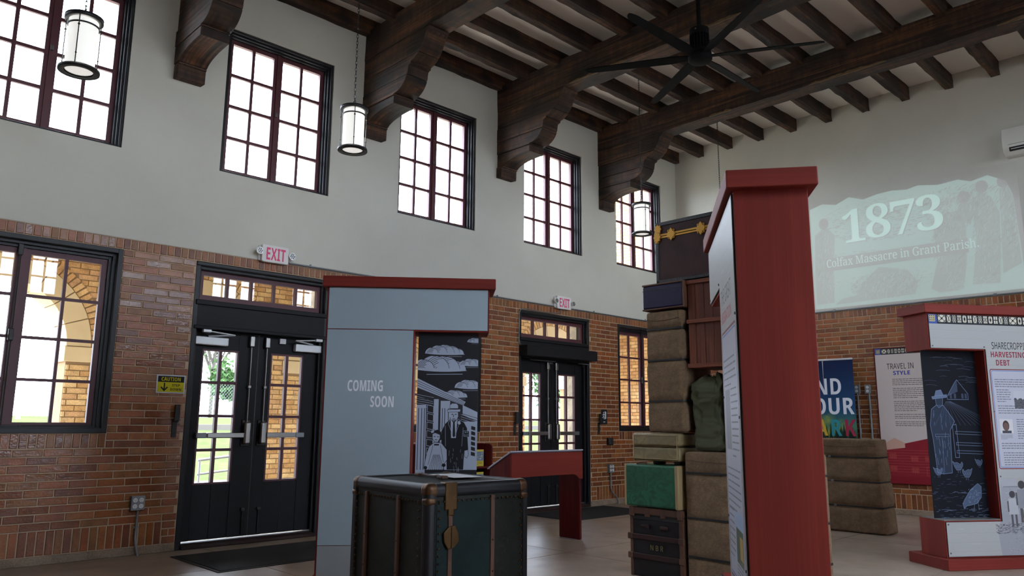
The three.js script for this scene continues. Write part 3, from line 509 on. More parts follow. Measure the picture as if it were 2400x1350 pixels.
// ------------------------------------------------------------------ outdoors
const ARC = { x: -2.7, t: 0.5, pitch: 2.28, c0: -1.78, r: 0.75, spring: 2.03 };
const arcC = [-3, -2, -1, 0, 1, 2, 3, 4].map((k) => -(ARC.c0 - ARC.pitch * k)).filter((a) => a > -4 && a < 11.5);
{
  const w = structure('wall_arcade'), top = 3.35;
  const s = poly([[4, -0.5], [-12.6, -0.5], [-12.6, top], [4, top]]);
  for (const a of arcC) { const h = new THREE.Path(); h.moveTo(-a - ARC.r, -0.35); h.lineTo(-a - ARC.r, ARC.spring); h.absarc(-a, ARC.spring, ARC.r, Math.PI, 0, true); h.lineTo(-a + ARC.r, -0.35); h.closePath(); s.holes.push(h); }
  part('mortar', boxUV(toWall(extrude(s, ARC.t - 0.02, 0, 24), ARC.x - 0.012)), M.extMortar, w);
  const R1 = 1.0, R2 = 1.13, list = [];
  const holes = arcC.map((a) => (b) => { if (b < 1.85) return [a - ARC.r, a + ARC.r]; if (b < ARC.spring) return [a - 1.06, a + 1.06]; const d = b - ARC.spring; return d < R2 ? [a - Math.sqrt(R2 * R2 - d * d), a + Math.sqrt(R2 * R2 - d * d)] : null; });
  rows(list, 0.3, 12.55, -0.35, 55, 0.0677, 0.215, holes, 0.1);
  for (const a of arcC) {
    for (let k = 0; k < 46; k++) { const t = (k + 0.5) / 46 * Math.PI; list.push([a + Math.cos(t) * (R1 + 0.07), ARC.spring + Math.sin(t) * (R1 + 0.07), 0.056, 0.125, Math.PI / 2 - t + (0)]); list[list.length - 1][4] = -(Math.PI / 2 - t); }
  }
  // on this face the viewer's right is -z as on the room wall
  const fixed = list.map((q) => (q[4] === undefined ? q : [q[0], q[1], q[2], q[3], q[4]]));
  lay(w, fixed, (a, b) => V(ARC.x - 0.022, b, -a), Math.PI / 2, 0.022, M.ext, extTones, M.extField, 300);
  for (const a of arcC) {
    for (let k = 0; k < 9; k++) {
      const t0 = k / 9 * Math.PI + 0.006, t1 = (k + 1) / 9 * Math.PI - 0.006, v = new THREE.Shape(); v.absarc(-a, ARC.spring, R1, t0, t1, false); v.absarc(-a, ARC.spring, ARC.r - 0.015, t1, t0, true); v.closePath();
      part('arch_stone', boxUV(toWall(extrude(v, ARC.t + 0.02, 0.006, 6), ARC.x + 0.006)), M.stone, w);
    }
    for (const s2 of [-1, 1]) part('impost', rb(ARC.x - ARC.t, ARC.x + 0.02, 1.85, ARC.spring - 0.004, -a + s2 * (ARC.r - 0.03), -a + s2 * 1.06, 0.008), M.stone, w);
  }
  const pr = structure('ceiling_porch_added'); part('added_porch_roof', bx(-3.5, -0.45, 3.35, 3.5, -12.6, 4), M.concrete, pr);  // unseen roof over the porch, added to shade the arcade brick
  const pf = structure('floor_porch'); part('porch_floor', bx(-3.3, -0.2, -0.35, -0.02, -12.6, 4), M.concrete, pf);
}
{ // end of the building that stands out past the far wall
  const w = structure('wall_wing'); part('mortar', bx(-3.4, -0.2, -0.5, 9.5, -13.2, -12.612), M.extMortar, w);
  const list = []; rows(list, -3.4, -0.2, -0.02, 140, 0.0677, 0.215, [], 0.05);
  lay(w, list, (a, b) => V(a, b, -12.62), 0, 0.022, M.ext, extTones, M.extField, 300);
}
{ // ground outside
  const g = structure('ground'), nx = 60, nz = 40, pos = [], X0 = -3.2, X1 = -90, hgt = (x) => (x > -13 ? -0.36 : x > -20 ? -0.36 + 1.22 * Math.pow((-13 - x) / 7, 1.2) : x > -36 ? 1.02 + (-20 - x) * 0.022 : 1.37);
  const gr = (xa, xb, m, name, step) => { const p = []; for (let x = xa; x > xb; x -= step) for (let z = 20; z > -80; z -= 5) { const q = [[x, z], [x, z - 5], [x - step, z], [x - step, z - 5]].map(([a, b]) => [a, hgt(Math.max(a, xb + 1e-6) === a ? a : xb + 1e-6), b]); p.push(...q[0], ...q[1], ...q[2], ...q[2], ...q[1], ...q[3]); } const b = new THREE.BufferGeometry(); b.setAttribute('position', new THREE.Float32BufferAttribute(p, 3)); b.computeVertexNormals(); return part(name, boxUV(b), m, g); };
  gr(-3.2, -13, M.pave, 'pavement', 4.9); gr(-13, -19.99, M.grass, 'grass_bank', 1); gr(-20.2, -36, M.grass, 'upper_lawn', 4); gr(-36, -90, M.grass, 'far_lawn', 9);
  part('other_ground', [bx(ROOM_W, 400, -0.6, -0.4, -300, 300), bx(-0.46, ROOM_W, -0.6, -0.4, -300, BACK - 0.5), bx(-0.46, ROOM_W, -0.6, -0.4, FRONT + 0.5, 300)], std({ color: rgb(132, 122, 106), roughness: 1 }), g);
  solo('retaining_wall', rb(-20.4, -20, 0.5, 1.06, -60, 20, 0.02), matt({ color: rgb(84, 80, 74), roughness: 1, specularIntensity: 0 }), 'low pale concrete retaining wall at the top of the grass bank', 'wall');
  const hr = thing('handrail', 'grey two-bar metal handrail on the path outside the nearer double doors', 'railing', [-5, -0.36, -5.15]);
  const p = (z, y) => V(0, y + 0.36, z);
  for (const z of [0, -1.6]) part('post', rod(V(0, 0, z), p(z, 0.565 + z * -0.09), 0.022), M.galv, hr);
  part('rail', rod(p(0.03, 0.56), p(-2.2, 0.77), 0.022), M.galv, hr); part('rail', rod(p(0.03, 0.34), p(-2.2, 0.54), 0.018), M.galv, hr);
  const fe = thing('chain_link_fence', 'silver chain-link fence on the lawn beyond the retaining wall', 'fence', [-32, 1.27, 0]);
  for (let z = -4; z > -42; z -= 3) part('post', cyl(0.03, 0.03, 1.9, 0, 0.95, z, 8), M.galv, fe);
  part('top_rail', rod(V(0, 1.85, -3), V(0, 1.85, -43), 0.022), M.galv, fe);
  const wires = []; for (let z = -3; z > -43; z -= 0.16) for (const s of [-1, 1]) wires.push(rod(V(0, 0.05, z), V(0, 1.83, z + s * 1.5), 0.004, 3));
  part('wire_mesh', wires, M.galv, fe, 'stuff');
  solo('white_shed', [bx(-62, -58, 1.3, 4.4, -50, -30), new THREE.CylinderGeometry(0.01, 3, 1.2, 4, 1).rotateY(Math.PI / 4).scale(1, 1, 4.8).translate(-60, 5.0, -40)], M.white, 'pale low building behind the chain-link fence', 'building');
}
function tree(p, h, spread, n, m, label, bare) {
  const t = thing('tree', label, 'tree', p), br = [rod(V(0, 0, 0), V(0.1, h * 0.55, 0), h * 0.016, 8)], tips = [];
  for (let k = 0; k < 14; k++) { const a = rr(0, 6.28), y = h * rr(0.3, 0.6), q = V(Math.cos(a) * spread * rr(0.4, 0.9), h * rr(0.6, 1), Math.sin(a) * spread * rr(0.4, 0.9)); br.push(rod(V(0.05, y, 0), q, h * 0.008, 5)); tips.push(q, V(0.05, y, 0).lerp(q, 0.6)); }
  part('trunk', br, M.bark, t);
  const v = [], mk = () => { const c = pick(tips), o = V(rr(-1, 1), rr(-1, 1), rr(-1, 1)).multiplyScalar(spread * (bare ? 0.3 : 0.42)).add(c), s = rr(0.12, 0.3); for (let i = 0; i < 3; i++) v.push(o.x + rr(-s, s), o.y + rr(-s, s), o.z + rr(-s, s)); };
  for (let k = 0; k < n; k++) mk();
  const g = new THREE.BufferGeometry(); g.setAttribute('position', new THREE.Float32BufferAttribute(v, 3)); g.computeVertexNormals(); part('foliage', g, m, t, 'stuff');
}
tree([-44, 1.3, -21.8], 8, 2.6, 700, M.leaf, 'thinly leaved branching tree beyond the fence, seen through the nearer door', true);
tree([-37.5, 1.3, -20.6], 2.9, 1.5, 2600, M.leafDark, 'dense round green bush beyond the fence, seen through the nearer door', false);
tree([-42, 1.3, -16.0], 3.6, 1.5, 1600, M.leaf, 'light green leafy tree beyond the fence', false);
tree([-38, 1.3, -50.5], 5, 3, 4200, M.leafDark, 'broad green tree seen through the farther double doors', false);
tree([-46, 1.3, -60], 7, 4, 3600, M.leaf, 'tall pale green tree behind the broad tree outside the farther doors', false);

// ------------------------------------------------------------------ prints on the displays
function bodyText(g, x, y, w, lines, lh, size, fill = '#55555c') {          // running text too small to read: rows of short strokes in word lengths
  g.fillStyle = fill;
  for (let i = 0; i < lines; i++) { let c = x; const end = x + w * (i === lines - 1 ? rr(0.4, 0.7) : rr(0.9, 1)); while (c < end) { const l = Math.min(end - c, size * rr(0.9, 3.6)); g.fillRect(c, y + i * lh, l, size * 0.45); c += l + size * 0.5; } }
}
function cloud(g, x, y, w, h, ink) {                                         // woodcut cloud: humps filled with curved strokes
  const n = Math.max(3, Math.round(w / h / 0.7));
  for (let k = n - 1; k >= 0; k--) {
    const cx = x + w * (k + 0.5) / n, r = h * (0.45 + 0.5 * Math.sin((k + 0.6) / n * Math.PI));
    g.save(); g.beginPath(); g.ellipse(cx, y, r * 1.1, r, 0, Math.PI, 2 * Math.PI); g.closePath(); g.fillStyle = ink; g.fill(); g.clip();
    g.strokeStyle = '#2b2b2f'; g.lineWidth = Math.max(1.2, h * 0.026);
    for (let j = 0; j < 10; j++) { g.beginPath(); g.ellipse(cx + r * 0.55, y + r * 0.3, r * (0.3 + j * 0.13), r * (0.22 + j * 0.125), -0.25, Math.PI * (0.95 + 0.03 * (j % 3)), Math.PI * (1.2 + 0.045 * j + 0.06 * (j % 2))); g.stroke(); }
    g.lineWidth = h * 0.05; g.beginPath(); g.ellipse(cx, y, r * 1.1, r, 0, Math.PI * 1.45, 2 * Math.PI); g.stroke();
    g.restore();
  }
  g.fillStyle = ink; g.beginPath(); g.moveTo(x - w * 0.06, y); g.quadraticCurveTo(x + w / 2, y + h * 0.22, x + w * 1.12, y + h * 0.04); g.lineTo(x + w, y - h * 0.1); g.lineTo(x, y - h * 0.1); g.closePath(); g.fill();
  g.strokeStyle = ink; g.lineWidth = h * 0.04; g.beginPath(); g.moveTo(x + w * 0.2, y + h * 0.3); g.lineTo(x + w * 1.02, y + h * 0.26); g.stroke();
}
const P_ = (g, pts, fill, stroke, lw = 3) => { g.beginPath(); pts.forEach(([x, y], i) => (i ? g.lineTo(x, y) : g.moveTo(x, y))); g.closePath(); if (fill) { g.fillStyle = fill; g.fill(); } if (stroke) { g.strokeStyle = stroke; g.lineWidth = lw; g.stroke(); } };
// the pierced strip of squares and crosses along the top of the display panels
function ornament(g, x, y, w, h, first = true) {
  g.fillStyle = '#23262c'; g.fillRect(x, y, w, h);
  let c = x; const cell = h * 0.78, ink = '#cfcbb8';
  if (first) { g.fillStyle = '#4458a0'; g.fillRect(x, y, h, h); g.fillStyle = '#c9bd8e'; g.fillRect(x + h * 0.2, y + h * 0.2, h * 0.6, h * 0.6); g.fillStyle = '#3a3a3c'; for (let k = 0; k < 9; k++) g.fillRect(x + h * (0.24 + 0.19 * (k % 3)), y + h * (0.24 + 0.19 * Math.floor(k / 3)), h * 0.11, h * 0.1); c = x + h * 1.12; }
  for (let k = 0; c + cell < x + w; k++) {
    const big = k % 13 === 0, cw = big ? cell : cell * 0.5, m = h * 0.16; g.save(); g.translate(c, y + m); g.fillStyle = ink; const H = h - 2 * m;
    if (big) { g.fillRect(0, 0, cw, H); g.strokeStyle = '#23262c'; g.lineWidth = h * 0.05; g.beginPath(); g.moveTo(0, H * 0.3); g.lineTo(cw * 0.3, 0); g.moveTo(cw * 0.7, 0); g.lineTo(cw, H * 0.3); g.moveTo(0, H * 0.7); g.lineTo(cw * 0.3, H); g.moveTo(cw * 0.7, H); g.lineTo(cw, H * 0.7); g.moveTo(0, 0); g.lineTo(cw, H); g.moveTo(cw, 0); g.lineTo(0, H); g.stroke(); g.fillStyle = '#23262c'; g.beginPath(); g.arc(cw / 2, H / 2, H * 0.14, 0, 7); g.fill(); }
    else { const v = k % 5; g.fillRect(0, 0, cw, H); g.fillStyle = '#23262c'; g.strokeStyle = '#23262c'; g.lineWidth = h * 0.05;
      if (v === 0) { g.fillRect(cw * 0.42, 0, cw * 0.16, H); g.fillRect(0, H * 0.44, cw, H * 0.12); }
      else if (v === 1) { g.fillRect(cw * 0.4, H * 0.3, cw * 0.2, H * 0.4); g.beginPath(); g.moveTo(0, 0); g.lineTo(cw * 0.4, H * 0.3); g.moveTo(cw, 0); g.lineTo(cw * 0.6, H * 0.3); g.moveTo(0, H); g.lineTo(cw * 0.4, H * 0.7); g.moveTo(cw, H); g.lineTo(cw * 0.6, H * 0.7); g.stroke(); }
      else if (v === 2) { g.beginPath(); g.moveTo(0, 0); g.lineTo(cw, H); g.moveTo(cw, 0); g.lineTo(0, H); g.stroke(); g.beginPath(); g.moveTo(cw / 2, 0); g.lineTo(cw, H / 2); g.lineTo(cw / 2, H); g.lineTo(0, H / 2); g.closePath(); g.stroke(); }
      else if (v === 3) { for (const f of [0.3, 0.66]) { g.fillRect(cw * f, 0, cw * 0.08, H); g.fillRect(0, H * f, cw, H * 0.05); } g.fillRect(cw * 0.4, H * 0.42, cw * 0.2, H * 0.16); }
      else { g.beginPath(); g.ellipse(cw / 2, H / 2, cw * 0.24, H * 0.24, 0, 0, 7); g.fill(); g.fillRect(cw * 0.45, 0, cw * 0.1, H); for (const [a, b] of [[0, 0], [1, 0], [0, 1], [1, 1]]) { g.beginPath(); g.arc(a * cw, b * H, cw * 0.2, 0, 7); g.fill(); } } }
    g.restore(); c += cw + h * 0.16;
  }
}
function whitewash(g, w, h) {                                                // painted boards as the panel's ground print
  g.fillStyle = '#a9a9a7'; g.fillRect(0, 0, w, h);
  for (let y = 0; y < h; y += 74) { g.strokeStyle = 'rgba(150,140,122,0.55)'; g.lineWidth = 1.6; g.beginPath(); g.moveTo(0, y); for (let x = 0; x <= w; x += 40) g.lineTo(x, y + rr(-4, 4)); g.stroke(); }
  for (let k = 0; k < 240; k++) { g.fillStyle = `rgba(${rnd() < 0.5 ? '250,250,250' : '176,168,154'},0.16)`; g.fillRect(rr(0, w), rr(0, h), rr(10, 120), rr(1, 5)); }
  for (let k = 0; k < 60; k++) { g.fillStyle = 'rgba(110,96,72,0.5)'; g.fillRect(rr(0, w), rr(0, h), rr(1, 5), rr(1, 3)); }
}
function frameBox(g, x, y, w, h) {
  g.fillStyle = '#b2b2bc'; g.fillRect(x, y, w, h); const rrk = (o, c, lw) => { g.strokeStyle = c; g.lineWidth = lw; g.beginPath(); g.roundRect ? g.roundRect(x + o, y + o, w - 2 * o, h - 2 * o, 16) : g.rect(x + o, y + o, w - 2 * o, h - 2 * o); g.stroke(); };
  rrk(0, '#7c3a3c', 8); rrk(12, '#5a7ab4', 5);
}
function grayPhoto(g, x, y, w, h, tone) {                                     // an old photograph: sky, field and far trees
  g.fillStyle = '#b9b9c0'; g.fillRect(x, y, w, h); g.fillStyle = '#55565c'; g.fillRect(x, y + h * 0.5, w, h * 0.5);
  for (let k = 0; k < 160; k++) { g.fillStyle = rnd() < 0.5 ? '#3c3c42' : '#77777e'; g.fillRect(x + rr(0, w * 0.97), y + h * rr(0.52, 0.97), w * rr(0.01, 0.05), h * 0.02); }
  for (let k = 0; k < 24; k++) { g.fillStyle = '#4b4c52'; g.beginPath(); g.arc(x + w * rr(0.03, 0.97), y + h * 0.5, h * rr(0.03, 0.1), Math.PI, 0); g.fill(); }
}
// the free-standing displays: a C of red boards with printed panels, a cap, a foot and an etched sheet in the gap
const KW = 1.27, KH = 2.23;
function kiosk(label, p, turn, o) {
  const t = thing('display_kiosk', label, 'display', p, turn), X0 = 0.035, X1 = 1.225, CAPY = 2.15, ARM = 1.83, LOW_ = 0.39, c0 = o.right ? 0.575 : X0, c1 = o.right ? X1 : 0.68, F = -0.032, B = -0.335;
  const C = (i) => (o.right ? [[X0 + i, CAPY - i], [X1 - i, CAPY - i], [X1 - i, 0.09 + i], [X0 + i, 0.09 + i], [X0 + i, LOW_ - i], [c0 + i, LOW_ - i], [c0 + i, ARM + i], [X0 + i, ARM + i]] : [[X0 + i, CAPY - i], [X1 - i, CAPY - i], [X1 - i, ARM + i], [c1 - i, ARM + i], [c1 - i, LOW_ - i], [X1 - i, LOW_ - i], [X1 - i, 0.09 + i], [X0 + i, 0.09 + i]]);
  part('body', boxUV(extrude(poly(C(0)), F - B, 0.003).translate(0, 0, B), 'y'), M.red, t);
  part('cap', rb(0, KW, CAPY, KH, -0.37, 0, 0.006, 2, 'x'), M.red, t);
  part('foot', rb(-0.01, KW + 0.02, 0, 0.088, -0.45, 0.03, 0.006, 2, 'x'), M.red, t);
  if (o.face) {
    part('panel_edge', boxUV(extrude(poly(C(0.01)), 0.006).translate(0, 0, F)), M.iron, t);
    part('printed_panel', shapeUV(extrude(poly(C(0.0125)), 0.004), X0, 0.09, X1 - X0, CAPY - 0.09).translate(0, 0, F + 0.005), o.face, t);
    const sc = [[X0 + 0.03, ARM + 0.03], [X1 - 0.03, ARM - 0.2], [X1 - 0.03, 1.2], [X1 - 0.03, 0.6], [X0 + 0.03, LOW_ - 0.03], [X0 + 0.03, 0.13], [c0 + 0.035, 1.3], [c0 + 0.035, 0.75], [c0 - 0.0, ARM + 0.03], [c0 + 0.02, LOW_ - 0.04]];
    for (const [x, y] of sc) part('screw', cyl(0.006, 0.006, 0.004, 0, 0, 0, 10).rotateX(Math.PI / 2).translate(x, y, F + 0.011), M.steelDark, t);
  }
  if (o.panels) o.panels(t, F, X0, X1, CAPY, ARM, LOW_, c1);
  if (o.glass) {
    const [g0, g1] = o.glassX, gz = o.glassZ;
    part('etched_sheet', sheet(g1 - g0, ARM - LOW_ + 0.01, 0.008, (g0 + g1) / 2, (ARM + LOW_) / 2, gz), o.glass, t);
    part('sheet_channel', bx(o.right ? X0 : c1, o.right ? c0 : X1, LOW_, LOW_ + 0.008, gz - 0.16, gz + 0.12), std({ color: rgb(112, 112, 110), roughness: 0.4 }), t);
  }
  return t;
}
const INK = '#a7b0c2', DARK = '#2c2c30';
const stationArt = print(768, 1680, (g, w, h) => {
  g.fillStyle = DARK; g.fillRect(0, 0, w, h); g.scale(1, 0.69);
  cloud(g, 130, 270, 420, 120, INK); cloud(g, 0, 470, 560, 190, INK); cloud(g, 560, 410, 260, 90, INK); cloud(g, 350, 800, 260, 90, INK); cloud(g, 520, 690, 280, 110, INK); cloud(g, 650, 120, 150, 60, INK);
  P_(g, [[0, 590], [610, 865], [590, 910], [768, 980], [768, h], [0, h]], '#39393e');
  P_(g, [[0, 575], [615, 860], [590, 905], [300, 800], [0, 690]], INK); P_(g, [[580, 900], [768, 985], [768, 1100], [580, 1020]], INK);
  g.strokeStyle = DARK; g.lineWidth = 5; for (const d of [30, 58, 86]) { g.beginPath(); g.moveTo(0, 575 + d); g.lineTo(600, 850 + d * 0.6); g.stroke(); }
  for (let k = 0; k < 12; k++) { g.strokeStyle = k % 2 ? INK : DARK; g.lineWidth = 5; g.beginPath(); g.moveTo(0, 760 + k * 13); g.lineTo(rr(140, 260), 800 + k * 12); g.stroke(); g.beginPath(); g.moveTo(560, 1000 + k * 14); g.lineTo(768, 1060 + k * 14); g.stroke(); }
  g.fillStyle = INK; g.fillRect(0, 900, 120, h); g.fillRect(215, 830, 60, h - 830); g.fillRect(300, 850, 120, h - 850); g.fillRect(590, 1100, 178, h - 1100);
  g.fillStyle = DARK; for (const x of [20, 60, 96, 320, 350, 395]) g.fillRect(x, 940, 8, h - 940);
  for (let r = 0; r < 6; r++) { P_(g, [[135, 900 + r * 104], [212, 920 + r * 102], [212, 1000 + r * 100], [135, 985 + r * 102]], DARK, INK, 6); P_(g, [[690, 1150 + r * 62], [745, 1165 + r * 62], [745, 1210 + r * 62], [690, 1198 + r * 62]], DARK, INK, 4); }
  // man in a hat and dark suit
  P_(g, [[360, 1130], [425, 1070], [520, 1070], [600, 1110], [640, 1180], [660, 1440], [610, 1460], [600, 1680], [390, 1680], [385, 1470], [320, 1430], [315, 1220]], '#26262a', INK, 4);
  P_(g, [[430, 1075], [470, 1120], [515, 1075], [500, 1300], [440, 1300]], INK); P_(g, [[462, 1100], [482, 1100], [492, 1270], [475, 1295], [458, 1270]], '#26262a');
  g.strokeStyle = INK; g.lineWidth = 4; g.beginPath(); g.moveTo(430, 1078); g.lineTo(400, 1120); g.lineTo(445, 1230); g.moveTo(516, 1078); g.lineTo(540, 1120); g.lineTo(500, 1240); g.moveTo(365, 1150); g.lineTo(372, 1400); g.moveTo(590, 1170); g.lineTo(575, 1400); g.stroke();
  P_(g, [[420, 985], [520, 985], [524, 1040], [500, 1085], [470, 1098], [440, 1085], [418, 1040]], INK); g.fillStyle = '#26262a'; for (const [x, y, a, b] of [[440, 1010, 22, 8], [482, 1010, 22, 8], [462, 1020, 8, 26], [452, 1062, 36, 6], [446, 1078, 50, 8]]) g.fillRect(x, y, a, b);
  P_(g, [[420, 900], [445, 880], [500, 880], [522, 902], [526, 960], [414, 960]], INK, DARK, 4); P_(g, [[385, 958], [555, 950], [548, 982], [392, 988]], INK, DARK, 4); g.fillStyle = DARK; g.fillRect(416, 940, 110, 10);
  P_(g, [[520, 1100], [548, 1090], [560, 1125], [540, 1140], [520, 1128]], INK); P_(g, [[610, 1450], [655, 1440], [662, 1500], [640, 1540], [612, 1520]], INK, DARK, 4);
  P_(g, [[598, 1210], [665, 1215], [668, 1285], [600, 1280]], '#26262a', INK, 4); txt(g, 'U.S.', 612, 1240, 26, { fill: INK }); txt(g, 'marshal', 603, 1268, 18, { fill: INK });
  g.strokeStyle = INK; for (let k = 0; k < 14; k++) { g.lineWidth = 3; const x = rr(400, 590), y = rr(1420, 1660); g.beginPath(); g.moveTo(x, y); g.lineTo(x + rr(-6, 6), y + rr(20, 70)); g.stroke(); }
  // girl in a coat and pleated skirt
  P_(g, [[170, 1400], [235, 1350], [320, 1360], [390, 1440], [395, 1560], [360, 1610], [350, 1680], [130, 1680], [110, 1640], [140, 1480]], INK, DARK, 5);
  P_(g, [[205, 1255], [240, 1225], [300, 1235], [305, 1300], [275, 1350], [240, 1350], [208, 1315]], INK, DARK, 5); P_(g, [[200, 1255], [215, 1215], [270, 1200], [315, 1230], [322, 1320], [300, 1330], [298, 1262], [240, 1240]], '#26262a'); P_(g, [[185, 1215], [230, 1195], [225, 1235], [190, 1245]], INK, DARK, 3);
  g.fillStyle = '#26262a'; for (const [x, y, a, b] of [[225, 1280, 18, 8], [268, 1282, 18, 8], [238, 1318, 30, 7], [230, 1372, 60, 18]]) g.fillRect(x, y, a, b);
  g.strokeStyle = DARK; g.lineWidth = 4; for (let k = 0; k < 9; k++) { g.beginPath(); g.moveTo(225 + k * 9, 1500); g.lineTo(170 + k * 24, 1680); g.stroke(); } g.beginPath(); g.moveTo(215, 1390); g.lineTo(190, 1500); g.lineTo(160, 1620); g.moveTo(310, 1390); g.lineTo(350, 1590); g.stroke();
  g.fillStyle = '#26262a'; g.beginPath(); g.ellipse(355, 1625, 24, 20, 0, 0, 7); g.fill(); g.beginPath(); g.ellipse(128, 1655, 22, 20, 0, 0, 7); g.fill();
}, { roughness: 0.35 });
const farmArt = print(640, 1680, (g, w, h) => {
  g.fillStyle = '#1e2026'; g.fillRect(0, 0, w, h); const ink = 'rgba(118,136,166,0.85)', soft = 'rgba(96,112,140,0.5)';
  g.strokeStyle = soft; for (let k = 0; k < 26; k++) { g.lineWidth = rr(2, 5); const x = rr(0, w), y = rr(60, 360); g.beginPath(); g.moveTo(x, y); g.quadraticCurveTo(x + 60, y - 14, x + rr(80, 170), y + rr(-6, 6)); g.stroke(); }
  P_(g, [[270, 470], [370, 330], [400, 300], [520, 440], [520, 500], [270, 500]], null, ink, 5); P_(g, [[400, 300], [300, 420], [270, 470], [400, 420]], soft); for (const x of [300, 350, 440, 480]) P_(g, [[x, 440], [x + 26, 440], [x + 26, 490], [x, 490]], soft);
  g.strokeStyle = soft; g.lineWidth = 4; for (let k = 0; k < 14; k++) { g.beginPath(); g.moveTo(250 + k * 4, 520); g.lineTo(100 + k * 60, 760); g.stroke(); }
  for (const y of [820, 930, 1010]) P_(g, [[330, y], [w, y + 10], [w, y + 36], [330, y + 26]], null, ink, 4); P_(g, [[300, 760], [345, 750], [352, 1080], [305, 1080]], null, ink, 5);
  // farmer with a hat
  P_(g, [[70, 600], [130, 560], [210, 560], [260, 620], [330, 720], [270, 810], [250, 1230], [150, 1240], [80, 1230], [60, 900], [40, 760]], 'rgba(70,84,108,0.5)', ink, 5);
  P_(g, [[120, 470], [140, 415], [200, 405], [225, 460]], 'rgba(112,128,156,0.8)', ink, 4); P_(g, [[85, 475], [265, 452], [262, 480], [92, 500]], 'rgba(112,128,156,0.8)', ink, 4); P_(g, [[125, 495], [215, 485], [205, 560], [160, 585], [130, 555]], 'rgba(60,72,92,0.7)', ink, 4);
  g.strokeStyle = ink; g.lineWidth = 3; for (let k = 0; k < 26; k++) { const x = rr(70, 250), y = rr(600, 1180); g.beginPath(); g.moveTo(x, y); g.lineTo(x + rr(-8, 8), y + rr(30, 80)); g.stroke(); } g.strokeRect(90, 850, 160, 24); g.beginPath(); g.moveTo(168, 880); g.lineTo(160, 1230); g.stroke();
  const hen = (x, y, s, d = 1) => { g.save(); g.translate(x, y); g.scale(s * d, s); P_(g, [[-60, -10], [-86, -80], [-52, -60], [-20, -66], [30, -40], [52, -72], [66, -52], [60, -20], [30, 26], [-30, 30]], 'rgba(104,120,150,0.55)', ink, 4); g.beginPath(); g.moveTo(-10, 30); g.lineTo(-14, 66); g.moveTo(14, 28); g.lineTo(16, 66); g.stroke(); for (let k = 0; k < 9; k++) { g.beginPath(); g.moveTo(-50 + k * 10, -30 + (k % 3) * 12); g.lineTo(-40 + k * 10, -22 + (k % 3) * 12); g.stroke(); } g.restore(); };
  hen(90, 1230, 0.7); hen(330, 1180, 0.8); hen(420, 1250, 0.8, -1); hen(580, 1140, 0.6);
  g.save(); g.translate(430, 1500); g.scale(1.5, 1.5); P_(g, [[70, -110], [96, -90], [90, -20], [50, 20], [0, 30], [-30, 34], [-52, 52], [-60, 20], [-40, -10], [10, -70]], 'rgba(112,130,162,0.6)', ink, 3); g.beginPath(); g.moveTo(30, 26); g.lineTo(24, 66); g.moveTo(60, 16); g.lineTo(64, 62); g.stroke(); for (let k = 0; k < 30; k++) { g.beginPath(); const x = rr(-10, 80), y = rr(-80, 10); g.moveTo(x, y); g.lineTo(x - 8, y + 8); g.stroke(); } g.restore();
  g.fillStyle = soft; for (let k = 0; k < 90; k++) g.fillRect(rr(0, w), rr(1240, 1660), rr(14, 60), rr(2, 5)); g.fillStyle = ink; for (let k = 0; k < 50; k++) { const x = rr(0, w), y = pick([1420, 1590, 1650]) + rr(-14, 14); g.fillRect(x, y, rr(20, 60), 3); }
}, { roughness: 0.22 });
